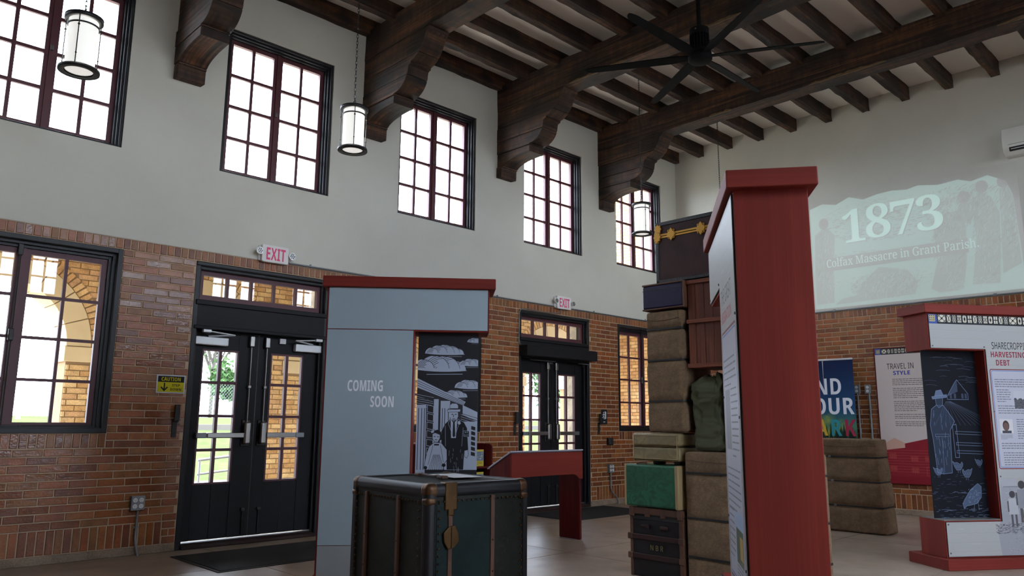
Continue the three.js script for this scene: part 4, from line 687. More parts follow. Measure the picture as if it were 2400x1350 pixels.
const shareFace = print(1180, 2048, (g, w, h) => {
  whitewash(g, w, h); ornament(g, 0, 0, w * 0.98, h * 0.046); const X = (m) => m / 1.19 * w, Y = (m) => h - (m - 0.09) / 2.06 * h;
  txt(g, 'SHARECROPPING:', X(0.615), Y(1.845), 84, { fill: '#1d1d20', weight: 'normal', sx: 0.62 }); txt(g, 'HARVESTING', X(0.595), Y(1.773), 68, { fill: '#8c2f3e', sx: 0.86 }); txt(g, 'DEBT', X(0.64), Y(1.70), 68, { fill: '#8c2f3e', sx: 0.86 });
  frameBox(g, X(0.575), Y(1.665), X(0.58), Y(0.815) - Y(1.665));
  bodyText(g, X(0.61), Y(1.58), X(0.5), 4, 20, 11); bodyText(g, X(0.62), Y(1.49), X(0.14), 6, 20, 11); grayPhoto(g, X(0.79), Y(1.48), X(0.34), 150); bodyText(g, X(0.62), Y(1.35), X(0.48), 4, 20, 11);
  grayPhoto(g, X(0.62), Y(1.235), X(0.13), 120); g.fillStyle = '#c8c4c4'; g.fillRect(X(0.62), Y(1.235), X(0.13), 120); g.fillStyle = '#4a3a38'; g.beginPath(); g.ellipse(X(0.68), Y(1.235) + 56, 32, 44, 0, 0, 7); g.fill(); g.fillStyle = '#6d5650'; g.beginPath(); g.ellipse(X(0.68), Y(1.235) + 64, 26, 34, 0, 0, 7); g.fill(); g.fillStyle = '#4a4a50'; g.fillRect(X(0.64), Y(1.235) + 98, X(0.09), 22);
  bodyText(g, X(0.62), Y(1.1), X(0.12), 4, 11, 6); bodyText(g, X(0.79), Y(1.235), X(0.32), 9, 20, 11); bodyText(g, X(0.62), Y(1.03), X(0.48), 3, 20, 11); bodyText(g, X(0.63), Y(0.95), X(0.48), 6, 20, 11);
  // photograph of a field with children, fading into the boards
  const py = Y(0.74); g.fillStyle = '#9a9aa0'; P_(g, [[X(0.575), py + 10], [w, py], [w, h], [X(0.52), h], [X(0.5), Y(0.3)], [X(0.55), Y(0.42)]], '#9a9aa0'); P_(g, [[X(0.575), py + 10], [w, py], [w, py + 76], [X(0.575), py + 76]], '#a6a6ac'); P_(g, [[X(0.59), py + 72], [w, py + 66], [w, py + 80], [X(0.59), py + 80]], '#84848a');
  for (let k = 0; k < 900; k++) { g.fillStyle = pick(['#8d8d94', '#b0b0b5', '#9c9ca2', '#85858b']); g.fillRect(rr(X(0.58), w), rr(py + 84, h), rr(3, 16), rr(2, 5)); }
  for (let k = 0; k < 260; k++) { g.fillStyle = pick(['#5c5c62', '#77777c']); const q = rr(0, 1); g.fillRect(X(0.48) + q * 330, Y(0.36) + rr(0, 80), rr(6, 26), rr(2, 5)); }
  const kid = (x, y, s, c) => { g.fillStyle = '#48464a'; g.beginPath(); g.arc(x, y, 26 * s, 0, 7); g.fill(); P_(g, [[x - 36 * s, y + 30 * s], [x + 34 * s, y + 30 * s], [x + 46 * s, y + 150 * s], [x - 40 * s, y + 150 * s]], c); g.fillStyle = '#58565a'; g.fillRect(x - 26 * s, y + 150 * s, 18 * s, 90 * s); g.fillRect(x + 10 * s, y + 150 * s, 18 * s, 90 * s); g.fillRect(x - 50 * s, y + 50 * s, 12 * s, 80 * s); };
  kid(X(0.67), Y(0.6), 1.1, '#aeaeb2'); kid(X(0.8), Y(0.52), 0.9, '#a4a4aa'); g.fillStyle = '#a6a4a0'; g.beginPath(); g.arc(X(0.76), Y(0.7), 40, 0, 7); g.fill(); kid(X(0.77), Y(0.68), 1.3, '#8b8b92'); kid(X(0.95), Y(0.6), 1.2, '#9e9ea4');
}, { roughness: 0.45 });
const migrationFace = print(900, 1560, (g, w, h) => {
  whitewash(g, w, h); const X = (m) => m / 1.19 * w, Y = (m) => h - (m - 0.09) / 2.06 * h;
  txt(g, 'THE GREAT', X(0.61), Y(1.735), 76, { fill: '#4c4c52', weight: 'normal', sx: 0.86 }); txt(g, 'MIGRATION', X(0.605), Y(1.645), 56, { fill: '#a84452', sx: 0.98 });
  frameBox(g, X(0.585), Y(1.6), X(0.565), Y(0.5) - Y(1.6));
  bodyText(g, X(0.62), Y(1.47), X(0.48), 5, 22, 12, '#606068'); g.fillStyle = '#8a8a92'; g.fillRect(X(0.63), Y(1.33), X(0.2), Y(1.06) - Y(1.33)); bodyText(g, X(0.86), Y(1.33), X(0.25), 11, 22, 11, '#606068'); bodyText(g, X(0.62), Y(0.98), X(0.48), 7, 22, 11, '#606068'); bodyText(g, X(0.62), Y(0.8), X(0.2), 8, 22, 11, '#606068');
  g.fillStyle = '#9fb2cc'; g.fillRect(X(0.86), Y(0.8), X(0.24), 60); g.fillStyle = '#5c6450'; g.fillRect(X(0.86), Y(0.8) + 50, X(0.24), 110); g.fillStyle = '#b99a4c'; g.fillRect(X(0.98), Y(0.8) + 70, X(0.1), 70); bodyText(g, X(0.86), Y(0.58), X(0.22), 5, 12, 8, '#505058');
  g.fillStyle = '#b4b4ba'; g.fillRect(X(0.56), Y(0.46), w, h); for (let k = 0; k < 300; k++) { g.fillStyle = pick(['#8a8a92', '#c4c4ca', '#9a9aa2']); g.fillRect(rr(X(0.56), w), rr(Y(0.46), h), rr(4, 16), rr(3, 12)); } g.fillStyle = '#6e6e76'; g.beginPath(); g.ellipse(X(1.0), Y(0.3), 40, 60, 0, 0, 7); g.fill(); g.fillRect(X(0.7), Y(0.36), 40, 140);
}, { roughness: 0.4 });

kiosk('blank grey display reading coming soon, framed in red wood, behind the big black trunk', [2.465, 0, -2.857], Math.atan2(0.774, 0.633), {
  right: false, glass: stationArt, glassX: [0.705, 1.15], glassZ: -0.1,
  panels: (t, F, X0, X1, CAPY, ARM, LOW_, c1) => {
    part('upper_panel', rb(X0 + 0.012, X1 - 0.012, ARM + 0.012, CAPY - 0.002, F, F + 0.006, 0.002), M.grey, t);
    const m = print(640, 1536, (g, w, h) => { g.fillStyle = 'rgb(162,178,187)'; g.fillRect(0, 0, w, h); for (let k = 0; k < 40; k++) { g.fillStyle = 'rgba(174,188,197,0.3)'; g.beginPath(); g.arc(rr(0, w), rr(0, h), rr(2, 7), 0, 7); g.fill(); }
      const s = h / 1.51, y = (v) => h - (v - 0.326) * s, x = (v) => (v - 0.047) * s; txt(g, 'COMING', x(0.207), y(1.392), 0.108 * s, { fill: '#f0eff6', sx: 0.58 }); txt(g, 'SOON', x(0.376), y(1.279), 0.108 * s, { fill: '#f0eff6', sx: 0.58 }); }, { roughness: 0.55 });
    part('lettered_panel', sheet(c1 - X0 - 0.024, 1.51, 0.006, (X0 + c1) / 2, 0.326 + 0.755, F + 0.003), m, t);
    part('lower_panel', rb(X0 + 0.012, c1 - 0.012, 0.1, 0.322, F, F + 0.0055, 0.002), M.greyLow, t); part('lower_panel', rb(c1 - 0.01, X1 - 0.012, 0.1, LOW_ - 0.012, F, F + 0.0055, 0.002), M.greyLow, t);
  },
});
kiosk('tall red wooden display on the great migration, its red side beside the luggage stack', [5.045, 0, -3.833], Math.atan2(-0.807, 0.59), { right: true, face: migrationFace });
kiosk('red wooden display on sharecropping with a farm scene etched on dark glass', [5.15, 0, -7.2], Math.atan2(0.829, 0.559), { right: true, face: shareFace, glass: farmArt, glassX: [0.04, 0.573], glassZ: -0.15 });

// ------------------------------------------------------------------ wardrobe trunk in the foreground
function studs(pts, r = 0.006) { return pts.map(([x, y, z]) => new THREE.SphereGeometry(r, 6, 4).translate(x, y, z)); }
{
  const W = 0.585, D = 0.66, H = 0.9, t = thing('wardrobe_trunk', 'large black and dark green upright trunk with brass corners, a paper sheet on top', 'trunk', [4.656, 0, -2.158], Math.atan2(0.998, 0.061));
  part('body', rb(0.004, W - 0.004, 0.004, H - 0.004, -D + 0.004, -0.004, 0.02, 3, 'y'), M.trunkGrey, t);
  part('front_panel', [rb(0.05, 0.118, 0.06, H - 0.07, -0.02, 0.0, 0.004, 1), rb(0.125, 0.36, 0.06, H - 0.07, -0.02, 0.0005, 0.004, 1)], M.trunkGreen, t);
  const E = 0.052;                                             // fibre binding along every edge
  part('edge_binding', [rb(-0.004, W + 0.004, H - 0.062, H + 0.004, -0.05, 0.005, 0.026, 5), rb(-0.004, 0.05, H - 0.062, H + 0.004, -D - 0.004, 0.005, 0.026, 5), rb(W - 0.05, W + 0.004, H - 0.062, H + 0.004, -D, 0.005, 0.026, 5), rb(0, W, H - 0.062, H + 0.004, -D - 0.004, -D + 0.05, 0.026, 5),
    rb(-0.004, E, 0, H - 0.01, -E, 0.005, 0.024, 4), rb(W - 0.036, W + 0.004, 0, H - 0.01, -E, 0.005, 0.018, 4), rb(-0.004, 0.036, 0, H - 0.01, -D - 0.004, -D + E, 0.018, 4), rb(-0.004, W + 0.004, 0, 0.06, -D - 0.004, 0.005, 0.024, 4)], M.trunkBlack, t);
  for (const x of [0.122, 0.365]) part('slat', rb(x - 0.012, x + 0.012, 0.05, H - 0.06, -0.01, 0.006, 0.004, 2), M.brownTrim, t);
  for (const z of [-0.235, -0.52]) part('slat', rb(-0.008, 0.01, 0.05, H - 0.06, z - 0.011, z + 0.011, 0.004, 2), M.brownTrim, t);
  for (const [x, z] of [[0.0, 0.0], [W, 0.0], [0.0, -D], [W, -D]]) {
    const sx = x ? -1 : 1, sz = z ? 1 : -1;
    part('brass_corner', [rb(Math.min(x - sx * 0.006, x + sx * 0.066), Math.max(x - sx * 0.006, x + sx * 0.066), H - 0.062, H + 0.0065, Math.min(z - sz * 0.007, z + sz * 0.066), Math.max(z - sz * 0.007, z + sz * 0.066), 0.028, 5), rb(Math.min(x - sx * 0.0065, x + sx * 0.05), Math.max(x - sx * 0.0065, x + sx * 0.05), H - 0.095, H - 0.05, Math.min(z - sz * 0.0075, z + sz * 0.05), Math.max(z - sz * 0.0075, z + sz * 0.05), 0.02, 3)], std({ color: rgb(96, 66, 42), metalness: 0.6, roughness: 0.42, map: T.leather }), t);
  }
  part('latch', [rb(0.088, 0.158, H - 0.115, H + 0.0075, -0.04, 0.008, 0.008, 2), rb(0.105, 0.141, H - 0.14, H - 0.1, -0.02, 0.009, 0.008, 2)], M.brass, t);
  { const s = new THREE.Shape(); for (let k = 0; k < 8; k++) { const a = k / 8 * Math.PI * 2 + 0.39, r = k % 2 ? 0.047 : 0.042; k ? s.lineTo(0.123 + r * Math.cos(a), H - 0.23 + r * 1.15 * Math.sin(a)) : s.moveTo(0.123 + r * Math.cos(a), H - 0.23 + r * 1.15 * Math.sin(a)); } s.closePath();
    part('lock_plate', [extrude(s, 0.012, 0.003).translate(0, 0, 0.002), rod(V(0.123, H - 0.275, 0.014), V(0.123, H - 0.185, 0.014), 0.004)], M.brass, t); }
  const rowsOf = []; for (let y = 0.05; y < H - 0.07; y += 0.032) rowsOf.push([E + 0.008, y, 0.004], [-0.004, y, -E - 0.012], [-0.004, y, -D + E], [W - 0.045, y, 0.004]); for (let x = 0.06; x < W - 0.04; x += 0.026) rowsOf.push([x, H - 0.075, 0.003]); for (let z = -0.07; z > -D + 0.05; z -= 0.026) rowsOf.push([-0.003, H - 0.075, z]);
  for (let y = 0.08; y < H - 0.12; y += 0.14) rowsOf.push([0.122, y, 0.007], [0.365, y, 0.007], [-0.009, y, -0.235], [-0.009, y, -0.52]);
  part('studs', studs(rowsOf, 0.0052), M.brass, t, 'stuff');
  part('carrying_handle', [tube([[0.305, H + 0.004, -0.52], [0.302, H + 0.013, -0.5], [0.295, H + 0.01, -0.46], [0.285, H + 0.009, -0.37], [0.277, H + 0.013, -0.31], [0.272, H + 0.004, -0.28]], 0.0055, 30), rb(0.285, 0.325, H, H + 0.014, -0.545, -0.505, 0.005), rb(0.252, 0.292, H, H + 0.016, -0.3, -0.25, 0.006)], M.brownTrim, t);
  const pg = rb(-0.14, 0.14, 0, 0.0015, -0.08, 0.08, 0.0006, 1); const ps = solo('paper_sheet', pg, M.paper, 'blank white paper sheet lying on top of the black trunk', 'paper');
  ps.position.set(4.33, H + 0.0065, -2.58); ps.rotation.y = -0.2;
}

// ------------------------------------------------------------------ luggage stack (fronts on z = -5.12, axis-parallel)
const LZ = -5.12;
function bale(label, x0, x1, y0, y1, z0, z1, straps, o = {}) {       // burlap-covered bale pulled in by straps
  const w = x1 - x0, h = y1 - y0, d = z1 - z0, t = thing('burlap_bale', label, 'bale', [(x0 + x1) / 2, y0, (z0 + z1) / 2]);
  const g = new RoundedBoxGeometry(w, h, d, 12, o.r ?? 0.03), p = g.attributes.position, n = g.attributes.normal;
  // more rings along the height so that the straps pinch
  const b = new THREE.BoxGeometry(w, h, d, 14, Math.round(h / 0.015), 14), q = b.attributes.position, r = o.r ?? 0.03, key = {};
  for (let i = 0; i < q.count; i++) {
    let x = q.getX(i), y = q.getY(i), z = q.getZ(i); const c = V(clamp(x, -w / 2 + r, w / 2 - r), clamp(y, -h / 2 + r, h / 2 - r), clamp(z, -d / 2 + r, d / 2 - r)), v = V(x, y, z).sub(c); if (v.length() > 1e-6) { v.setLength(r); x = c.x + v.x; y = c.y + v.y; z = c.z + v.z; }
    let pin = 0; for (const s of straps) { const e = (y + h / 2 - (s - y0)) / 0.03; pin = Math.max(pin, Math.exp(-e * e)); }
    const bu = (1 - pin) * (o.bulge ?? 0.008), k = V(x / w, 0, z / d), nn = fbm(((x + z) * 0.6 + 3) % 1, ((y + 2) * 0.5) % 1, 6, 3, 40) - 0.5, ax = Math.abs(x) > w / 2 - 0.005 ? Math.sign(x) : 0, az = Math.abs(z) > d / 2 - 0.005 ? Math.sign(z) : 0;
    x += ax * (bu - 0.012 * pin + nn * 0.014) + (o.lean ?? 0) * (y / h); z += az * (bu - 0.012 * pin + nn * 0.014);
    if (y > h / 2 - 0.004) y += (nn * 0.012);
    q.setXYZ(i, x, y, z);
  }
  b.computeVertexNormals(); const nr = ni(b).attributes.normal, bg = boxUV(b, null, 1, x0, y0); bg.setAttribute('normal', nr); part('burlap_cover', bg.translate(0, h / 2, 0), M.burlap, t);
  for (const s of straps) { const y = s - y0, e = 0.0075, f = -0.006, lx = (o.lean ?? 0) * ((y - h / 2) / h); const ring = roundRect(-w / 2 - 0.001 + lx, w / 2 + 0.001 + lx, -d / 2 - 0.001, d / 2 + 0.001, r); ring.holes.push(new THREE.Path(roundRect(-w / 2 + 0.02 + lx, w / 2 - 0.02 + lx, -d / 2 + 0.02, d / 2 - 0.02, r * 0.7).getPoints(6))); const sg = extrude(ring, 0.014, 0.0, 6).rotateX(Math.PI / 2).translate(0, y + e, 0); const st = part('strap', sg, M.strap, t); if (o.buckle) part('buckle', rb(lx - 0.18, lx - 0.15, y - 0.012, y + 0.012, d / 2 - 0.004, d / 2 + 0.006, 0.003), M.steel, st); }
  part('seam', [tube([[-w / 2 + 0.02, h * 0.93, d / 2 + 0.008], [-w / 4, h * 0.918, d / 2 + 0.01], [0, h * 0.914, d / 2 + 0.01], [w / 2 - 0.02, h * 0.925, d / 2 + 0.008]], 0.0025, 20, 5)], M.brownTrim, t);
  return t;
}
{ // black trunk with wooden slats and painted letters
  const x0 = 3.5, x1 = 3.995, H = 0.52, D = 0.46, t = thing('steamer_trunk', 'old black trunk with brown slats and letters N B R under the green suitcase', 'trunk', [x0, 0, LZ]); const w = x1 - x0;
  part('body', rb(0, w, 0.0, H, -D, 0, 0.012, 2), M.trunkBlack, t);
  for (const y of [0.155, 0.3]) part('slat', rb(-0.012, w + 0.006, y - 0.02, y + 0.02, 0, 0.016, 0.005, 2, 'x'), M.slatWood, t);
  part('top_binding', [rb(-0.003, w + 0.003, H - 0.05, H + 0.003, -0.03, 0.008, 0.006, 2)], M.brownTrim, t);
  for (const y of [0.155, 0.3]) for (const x of [0.008, w - 0.012]) part('slat_cap', rb(x - 0.025, x + 0.02, y - 0.024, y + 0.024, -0.004, 0.021, 0.008, 2), M.brownTrim, t);
  for (const x of [0.015, 0.165, 0.31, w - 0.03]) part('corner_clamp', rb(x - 0.02, x + 0.025, H - 0.07, H + 0.006, -0.02, 0.014, 0.008, 2), M.brownTrim, t);
  part('corner_strip', rb(w - 0.04, w + 0.002, 0, H - 0.05, -0.04, 0.005, 0.006), M.brownTrim, t); part('corner_strip', rb(-0.002, 0.025, 0, H - 0.05, -0.04, 0.005, 0.006), M.brownTrim, t);
  part('hasp', [rb(0.11, 0.185, 0.372, 0.396, 0, 0.018, 0.008), rb(0.155, 0.185, 0.366, 0.4, 0.004, 0.024, 0.006)], M.slatWood, t); part('hasp', rb(0.29, 0.36, 0.368, 0.396, 0, 0.02, 0.008), M.slatWood, t);
  part('lid_seam', rb(0.02, w - 0.03, 0.432, 0.455, -0.002, 0.004, 0.002, 1), M.strap, t);
  const m = print(256, 96, (g, w_, h_) => { g.clearRect(0, 0, w_, h_); txt(g, 'N B R', 10, 80, 84, { fill: '#8f8258', weight: 'normal', sx: 0.92 }); }, { transparent: true, alphaTest: 0.4 });
  part('painted_letters', sheet(0.165, 0.062, 0.0006, 0.26, 0.228, 0.0008), m, t);
}
{ // green suitcase
  const x0 = 3.475, x1 = 3.985, y0 = 0.5265, y1 = 0.855, w = x1 - x0, t = thing('suitcase', 'green marbled hard suitcase with cream edge bands, standing on the black slatted trunk', 'suitcase', [x0, y0, LZ + 0.035]); const h = y1 - y0;
  part('shell', rb(0.006, w - 0.006, 0.006, h, -0.42, 0, 0.018, 4), M.green, t);
  part('edge_band', rb(-0.002, 0.016, 0.004, h + 0.002, -0.422, 0.003, 0.008, 3), M.cream, t); part('edge_band', rb(w - 0.036, w, 0.002, h + 0.002, -0.422, 0.004, 0.012, 3), M.cream, t);
  part('foot', [cyl(0.012, 0.014, 0.008, 0.1, 0.004, -0.05), cyl(0.012, 0.014, 0.008, w - 0.06, 0.004, -0.05)], M.iron, t);
  part('handle', tube([[0.1, h - 0.004, -0.03], [0.11, h + 0.008, -0.03], [0.2, h + 0.01, -0.03], [0.21, h - 0.004, -0.03]], 0.007, 20), M.brownTrim, t);
}
{ // tan suitcase
  const x0 = 3.535, x1 = 3.985, y0 = 0.884, w = x1 - x0, h = 0.218, t = thing('suitcase', 'tan vinyl hard suitcase lying on top of the green suitcase', 'suitcase', [x0, y0, LZ + 0.01]);
  part('shell', rb(0, w, 0.001, h * 0.52, -0.34, 0, 0.022, 4), M.tan, t); part('lid', rb(0, w, h * 0.525, h, -0.34, 0, 0.022, 4), M.tan, t);
  part('seam_trim', rb(-0.002, w + 0.002, h * 0.51, h * 0.535, -0.342, 0.003, 0.003, 1), M.brass, t);
  part('piping', [tube([[0.022, h - 0.018, 0.002], [w - 0.022, h - 0.018, 0.002]], 0.003, 8), tube([[0.022, 0.018, 0.002], [w - 0.022, 0.018, 0.002]], 0.003, 8), tube([[w - 0.02, 0.018, 0.002], [w - 0.02, h - 0.018, 0.002]], 0.003, 8), tube([[0.02, 0.018, 0.002], [0.02, h - 0.018, 0.002]], 0.003, 8)], M.cream, t);
  for (const fx of [0.16, w - 0.09]) part('foot', rb(fx - 0.03, fx + 0.03, -0.027, 0.003, -0.2, -0.1, 0.006), M.iron, t);
}
bale('tall burlap bale standing on the tan suitcase with a navy case on top', 3.69, 4.035, 1.106, 2.072, LZ - 0.4, LZ, [1.35, 1.672, 1.922], { bulge: 0.01 });
bale('big burlap bale standing on the floor under the olive duffel bag', 4.015, 4.9, 0, 0.972, LZ - 0.52, LZ, [0.2, 0.48, 0.81], { bulge: 0.004 });
bale('wide burlap bale standing alone on the floor before the travel in style panel', 3.3, 4.02, 0, 1.024, -9.235, -8.906, [0.285, 0.553, 0.822], { bulge: 0.01, buckle: true, lean: -0.06, r: 0.022 });
{ // navy case
  const t = thing('small_case', 'dark navy hard case with brown edges on top of the tall burlap bale', 'case', [3.672, 2.079, LZ + 0.012]), w = 0.398, h = 0.213;
  part('body', rb(0.003, w - 0.003, 0.01, h - 0.01, -0.36, 0, 0.016, 3), M.navy, t); part('edge_strip', rb(0, w, 0.0, 0.014, -0.362, 0.004, 0.006, 2), M.brownTrim, t); part('edge_strip', rb(0, w, h - 0.012, h + 0.003, -0.362, 0.004, 0.006, 2), M.brownTrim, t);
  part('lid_line', rb(0.004, w - 0.004, h - 0.052, h - 0.048, -0.36, 0.0015, 0.001, 1), M.strap, t); part('edge_strip', rb(w - 0.014, w + 0.001, 0.005, h, -0.362, 0.003, 0.006, 2), M.brownTrim, t);
}
{ // big brown trunk with gilt clasps
  const x0 = 3.80, w = 0.9, h = 0.505, t = thing('brown_trunk', 'large dark brown trunk with gilt clasps and black studded edges crowning the stack', 'trunk', [x0, 2.296, LZ - 0.02]);
  part('body', rb(0.004, w - 0.004, 0.004, h * 0.765, -0.5, 0, 0.006), M.trunkBrown, t); part('lid', rb(0.004, w - 0.004, h * 0.78, h - 0.004, -0.5, 0, 0.006), M.trunkBrown, t);
  part('edge_binding', [rb(-0.003, w, h - 0.03, h + 0.003, -0.503, 0.005, 0.005, 2), rb(-0.003, 0.026, 0, h - 0.01, -0.503, 0.005, 0.005, 2), rb(-0.003, w, 0, 0.028, -0.503, 0.005, 0.005, 2)], M.trunkBlack, t);
  part('gilt_rail', [rb(0.04, w - 0.02, h * 0.775, h * 0.81, -0.01, 0.006, 0.003, 1), rb(0.04, w - 0.02, h * 0.735, h * 0.768, -0.01, 0.006, 0.003, 1)], M.gilt, t);
  const clasp = (x, y, r) => { const s = new THREE.Shape(); for (let k = 0; k <= 32; k++) { const a = k / 32 * Math.PI * 2, q = r * (1 + 0.14 * Math.cos(a * 8)); k ? s.lineTo(x + q * Math.cos(a) * 0.92, y + q * Math.sin(a) * 1.15) : s.moveTo(x + q * 0.92, y); } return s; };
  for (const x of [0.155, 0.43, 0.72]) { const c = part('clasp', extrude(clasp(x, h * 0.775, 0.042), 0.014, 0.004), M.gilt, t); part('rivet', studs([[x - 0.02, h * 0.775 + 0.028, 0.014], [x + 0.02, h * 0.775 + 0.028, 0.014], [x - 0.02, h * 0.775 - 0.028, 0.014], [x + 0.02, h * 0.775 - 0.028, 0.014]], 0.005), M.brass, c, 'stuff'); }
  part('corner_plate', [extrude(clasp(0.026, h - 0.055, 0.034), 0.012, 0.003), extrude(clasp(0.02, h * 0.76, 0.036), 0.014, 0.003), rb(-0.008, 0.03, h * 0.66, h * 0.86, -0.06, 0.007, 0.005)], M.gilt, t);
  const st = []; for (let x = 0.05; x < w - 0.02; x += 0.024) st.push([x, h - 0.022, 0.005], [x, 0.018, 0.005]); for (let y = 0.04; y < h - 0.05; y += 0.026) st.push([0.018, y, 0.005]); part('studs', studs(st, 0.0036), M.steelDark, t, 'stuff');
}
{ // slatted crate on end
  const x0 = 4.078, w = 0.285, y0 = 1.6, h = 0.688, t = thing('wooden_crate', 'reddish brown plank crate standing on end above the olive duffel bag', 'crate', [x0, y0, LZ - 0.03]);
  const xs = [0, 0.068, 0.146, 0.222, w]; for (let k = 0; k < 4; k++) part('plank', rb(xs[k] + 0.0015, xs[k + 1] - 0.0015, 0.004, h - 0.004, -0.02, rr(-0.001, 0.002), 0.003, 1, 'y'), M.crate, t);
  for (const y of [0.0, 0.345, h - 0.032]) part('batten', rb(-0.006, w + 0.004, y, y + 0.032, 0.0, 0.018, 0.004, 1, 'x'), M.crate, t);
  part('side_board', rb(0.0, 0.015, 0, h, -0.36, -0.021, 0.002, 1, 'y'), M.crate, t); part('side_board', rb(w - 0.015, w, 0, h, -0.36, -0.021, 0.002, 1, 'y'), M.crate, t); part('end_board', rb(0.016, w - 0.016, 0, 0.015, -0.36, -0.021, 0.002, 1, 'x'), M.crate, t); part('end_board', rb(0.016, w - 0.016, h - 0.015, h, -0.36, -0.021, 0.002, 1, 'x'), M.crate, t); part('back_board', rb(0.016, w - 0.016, 0.016, h - 0.016, -0.36, -0.345, 0.002, 1, 'y'), M.crate, t);
}
{ // olive duffel bag, slumped, gathered at the top
  const t = thing('duffel_bag', 'crumpled olive green canvas duffel bag standing on the big burlap bale', 'bag', [4.212, 0.978, LZ - 0.15]), h = 0.575, nu = 96, nv = 70;
  const pos = [], idx = [], uv = [];
  for (let j = 0; j <= nv; j++) for (let i = 0; i <= nu; i++) {
    const v = j / nv, a = i / nu * Math.PI * 2, c = Math.cos(a), s = Math.sin(a), e = 0.45, sq = (q) => Math.sign(q) * Math.pow(Math.abs(q), e);
    const U = i / nu, rid = (f, sd, ry) => 1 - Math.abs(2 * fbm(U, v % 1, f, 3, sd, ry) - 1), crump = (rid(7, 50, 0.8) - 0.75) * 0.05 + (rid(13, 55, 1) - 0.75) * 0.022, sag = Math.sin(v * 9 + Math.sin(a) * 1.2) * 0.004;
    let r = 0.134 + crump * (0.5 + 0.7 * v) + sag; if (v < 0.04) r *= 0.86 + 3.5 * v; if (v > 0.86) r *= 1 - 0.7 * Math.pow((v - 0.86) / 0.14, 1.6);
    const ears = v > 0.8 ? Math.max(0, Math.cos(a * 2)) * 0.03 * (v - 0.8) / 0.2 : 0;
    pos.push(sq(c) * r * 0.97 + 0.003 * Math.sin(v * 7), v * (h - 0.02) + ears * 0.9 + (v > 0.7 ? 0.012 * Math.sin(a * 3 + 1) : 0), sq(s) * r * 0.95); uv.push(i / nu, v * 0.6);
  }
  for (let j = 0; j < nv; j++) for (let i = 0; i < nu; i++) { const a = j * (nu + 1) + i, b = a + 1, c = a + nu + 1, d = c + 1; idx.push(a, c, b, b, c, d); }
  const g = new THREE.BufferGeometry(); g.setAttribute('position', new THREE.Float32BufferAttribute(pos, 3)); g.setAttribute('uv', new THREE.Float32BufferAttribute(uv, 2)); g.setIndex(idx); g.computeVertexNormals(); part('canvas_body', g, M.olive, t);
  part('gathered_mouth', [rb(-0.05, 0.05, h - 0.045, h - 0.02, -0.05, 0.05, 0.012)], M.olive, t);
}
{ // things on the big bale behind the red kiosk's edge
  const t = thing('cardboard_box', 'plain brown box beside the olive duffel bag, under the black studded case', 'box', [4.372, 0.974, LZ - 0.04]); part('body', rb(0, 0.4, 0, 0.385, -0.4, 0, 0.004), M.burlap, t); part('lid_edge', rb(-0.004, 0.404, 0.33, 0.385, -0.404, 0.004, 0.004), M.burlap, t);
  const b = thing('black_case', 'black studded case standing between the crate and the red kiosk', 'case', [4.372, 1.36, LZ - 0.02]); part('body', rb(0, 0.42, 0, 0.5, -0.4, 0, 0.01), M.trunkBlack, b); part('corner_plate', [rb(-0.004, 0.05, 0, 0.07, -0.05, 0.006, 0.01), rb(-0.004, 0.05, 0.44, 0.504, -0.05, 0.006, 0.01)], M.brownTrim, b);
  const st = []; for (let y = 0.1; y < 0.43; y += 0.03) st.push([0.02, y, 0.002]); part('studs', studs(st, 0.004), M.steel, b, 'stuff');
  const c = thing('cream_case', 'small cream coloured case on top of the black studded case', 'case', [4.368, 1.866, LZ - 0.02]); part('body', rb(0, 0.4, 0, 0.13, -0.36, 0, 0.012, 3), M.cream, c); part('lid', rb(0, 0.4, 0.132, 0.19, -0.36, 0, 0.012, 3), M.cream, c);
}

// ------------------------------------------------------------------ reading rail, mats, rack
{
  const z0 = -6.23, z1 = -5.2, xa = 1.745, xb = 2.03, yt = 0.885, yl = 0.735, t = thing('reading_rail', 'low red wooden reading rail with sloped white top in front of the farther double doors', 'reading rail', [0, 0, 0]);
  const end = (z, n) => { const s = poly([[xa, 0.012], [xa + 0.012, 0], [xb - 0.012, 0], [xb, 0.012], [xb, yt], [xa, yl]]); return part('end_panel', boxUV(extrude(s, 0.03, 0.004).translate(0, 0, z), 'y'), M.redDark, t); };
  end(z0); end(z1 - 0.03);
  { const h = 0.225, r = 0.05, zz0 = -z1, zz1 = -z0, s = new THREE.Shape(), yb = yt - h, L = zz1 - zz0;                 // apron with curved corner brackets, drawn along the rail
    s.moveTo(0, yt); s.lineTo(L, yt); s.lineTo(L, yb - 0.05); s.lineTo(L - 0.03, yb - 0.05); s.quadraticCurveTo(L - 0.06, yb - 0.05, L - 0.085, yb - 0.022); s.quadraticCurveTo(L - 0.11, yb, L - 0.15, yb); s.lineTo(0.15, yb); s.quadraticCurveTo(0.11, yb, 0.085, yb - 0.022); s.quadraticCurveTo(0.06, yb - 0.05, 0.03, yb - 0.05); s.lineTo(0, yb - 0.05); s.closePath();
    part('apron', boxUV(extrude(s, 0.025, 0.003, 10).rotateY(Math.PI / 2).translate(xb - 0.004, 0, z1), 'z'), M.red, t); }
  const ang = Math.atan2(yt - yl, xb - xa), len = Math.hypot(xb - xa, yt - yl) + 0.05;
  part('sloped_panel', rb(-len / 2, len / 2, 0, 0.012, z0 - 0.012, z1 + 0.012, 0.003).rotateZ(ang).translate((xa + xb) / 2, (yt + yl) / 2 + 0.002, 0), std({ color: rgb(176, 178, 196), roughness: 0.4 }), t);
  part('floor_bracket', rb(xa + 0.03, xb - 0.05, 0, 0.004, z0 - 0.01, z0 + 0.07, 0.001, 1), M.galv, t);
}
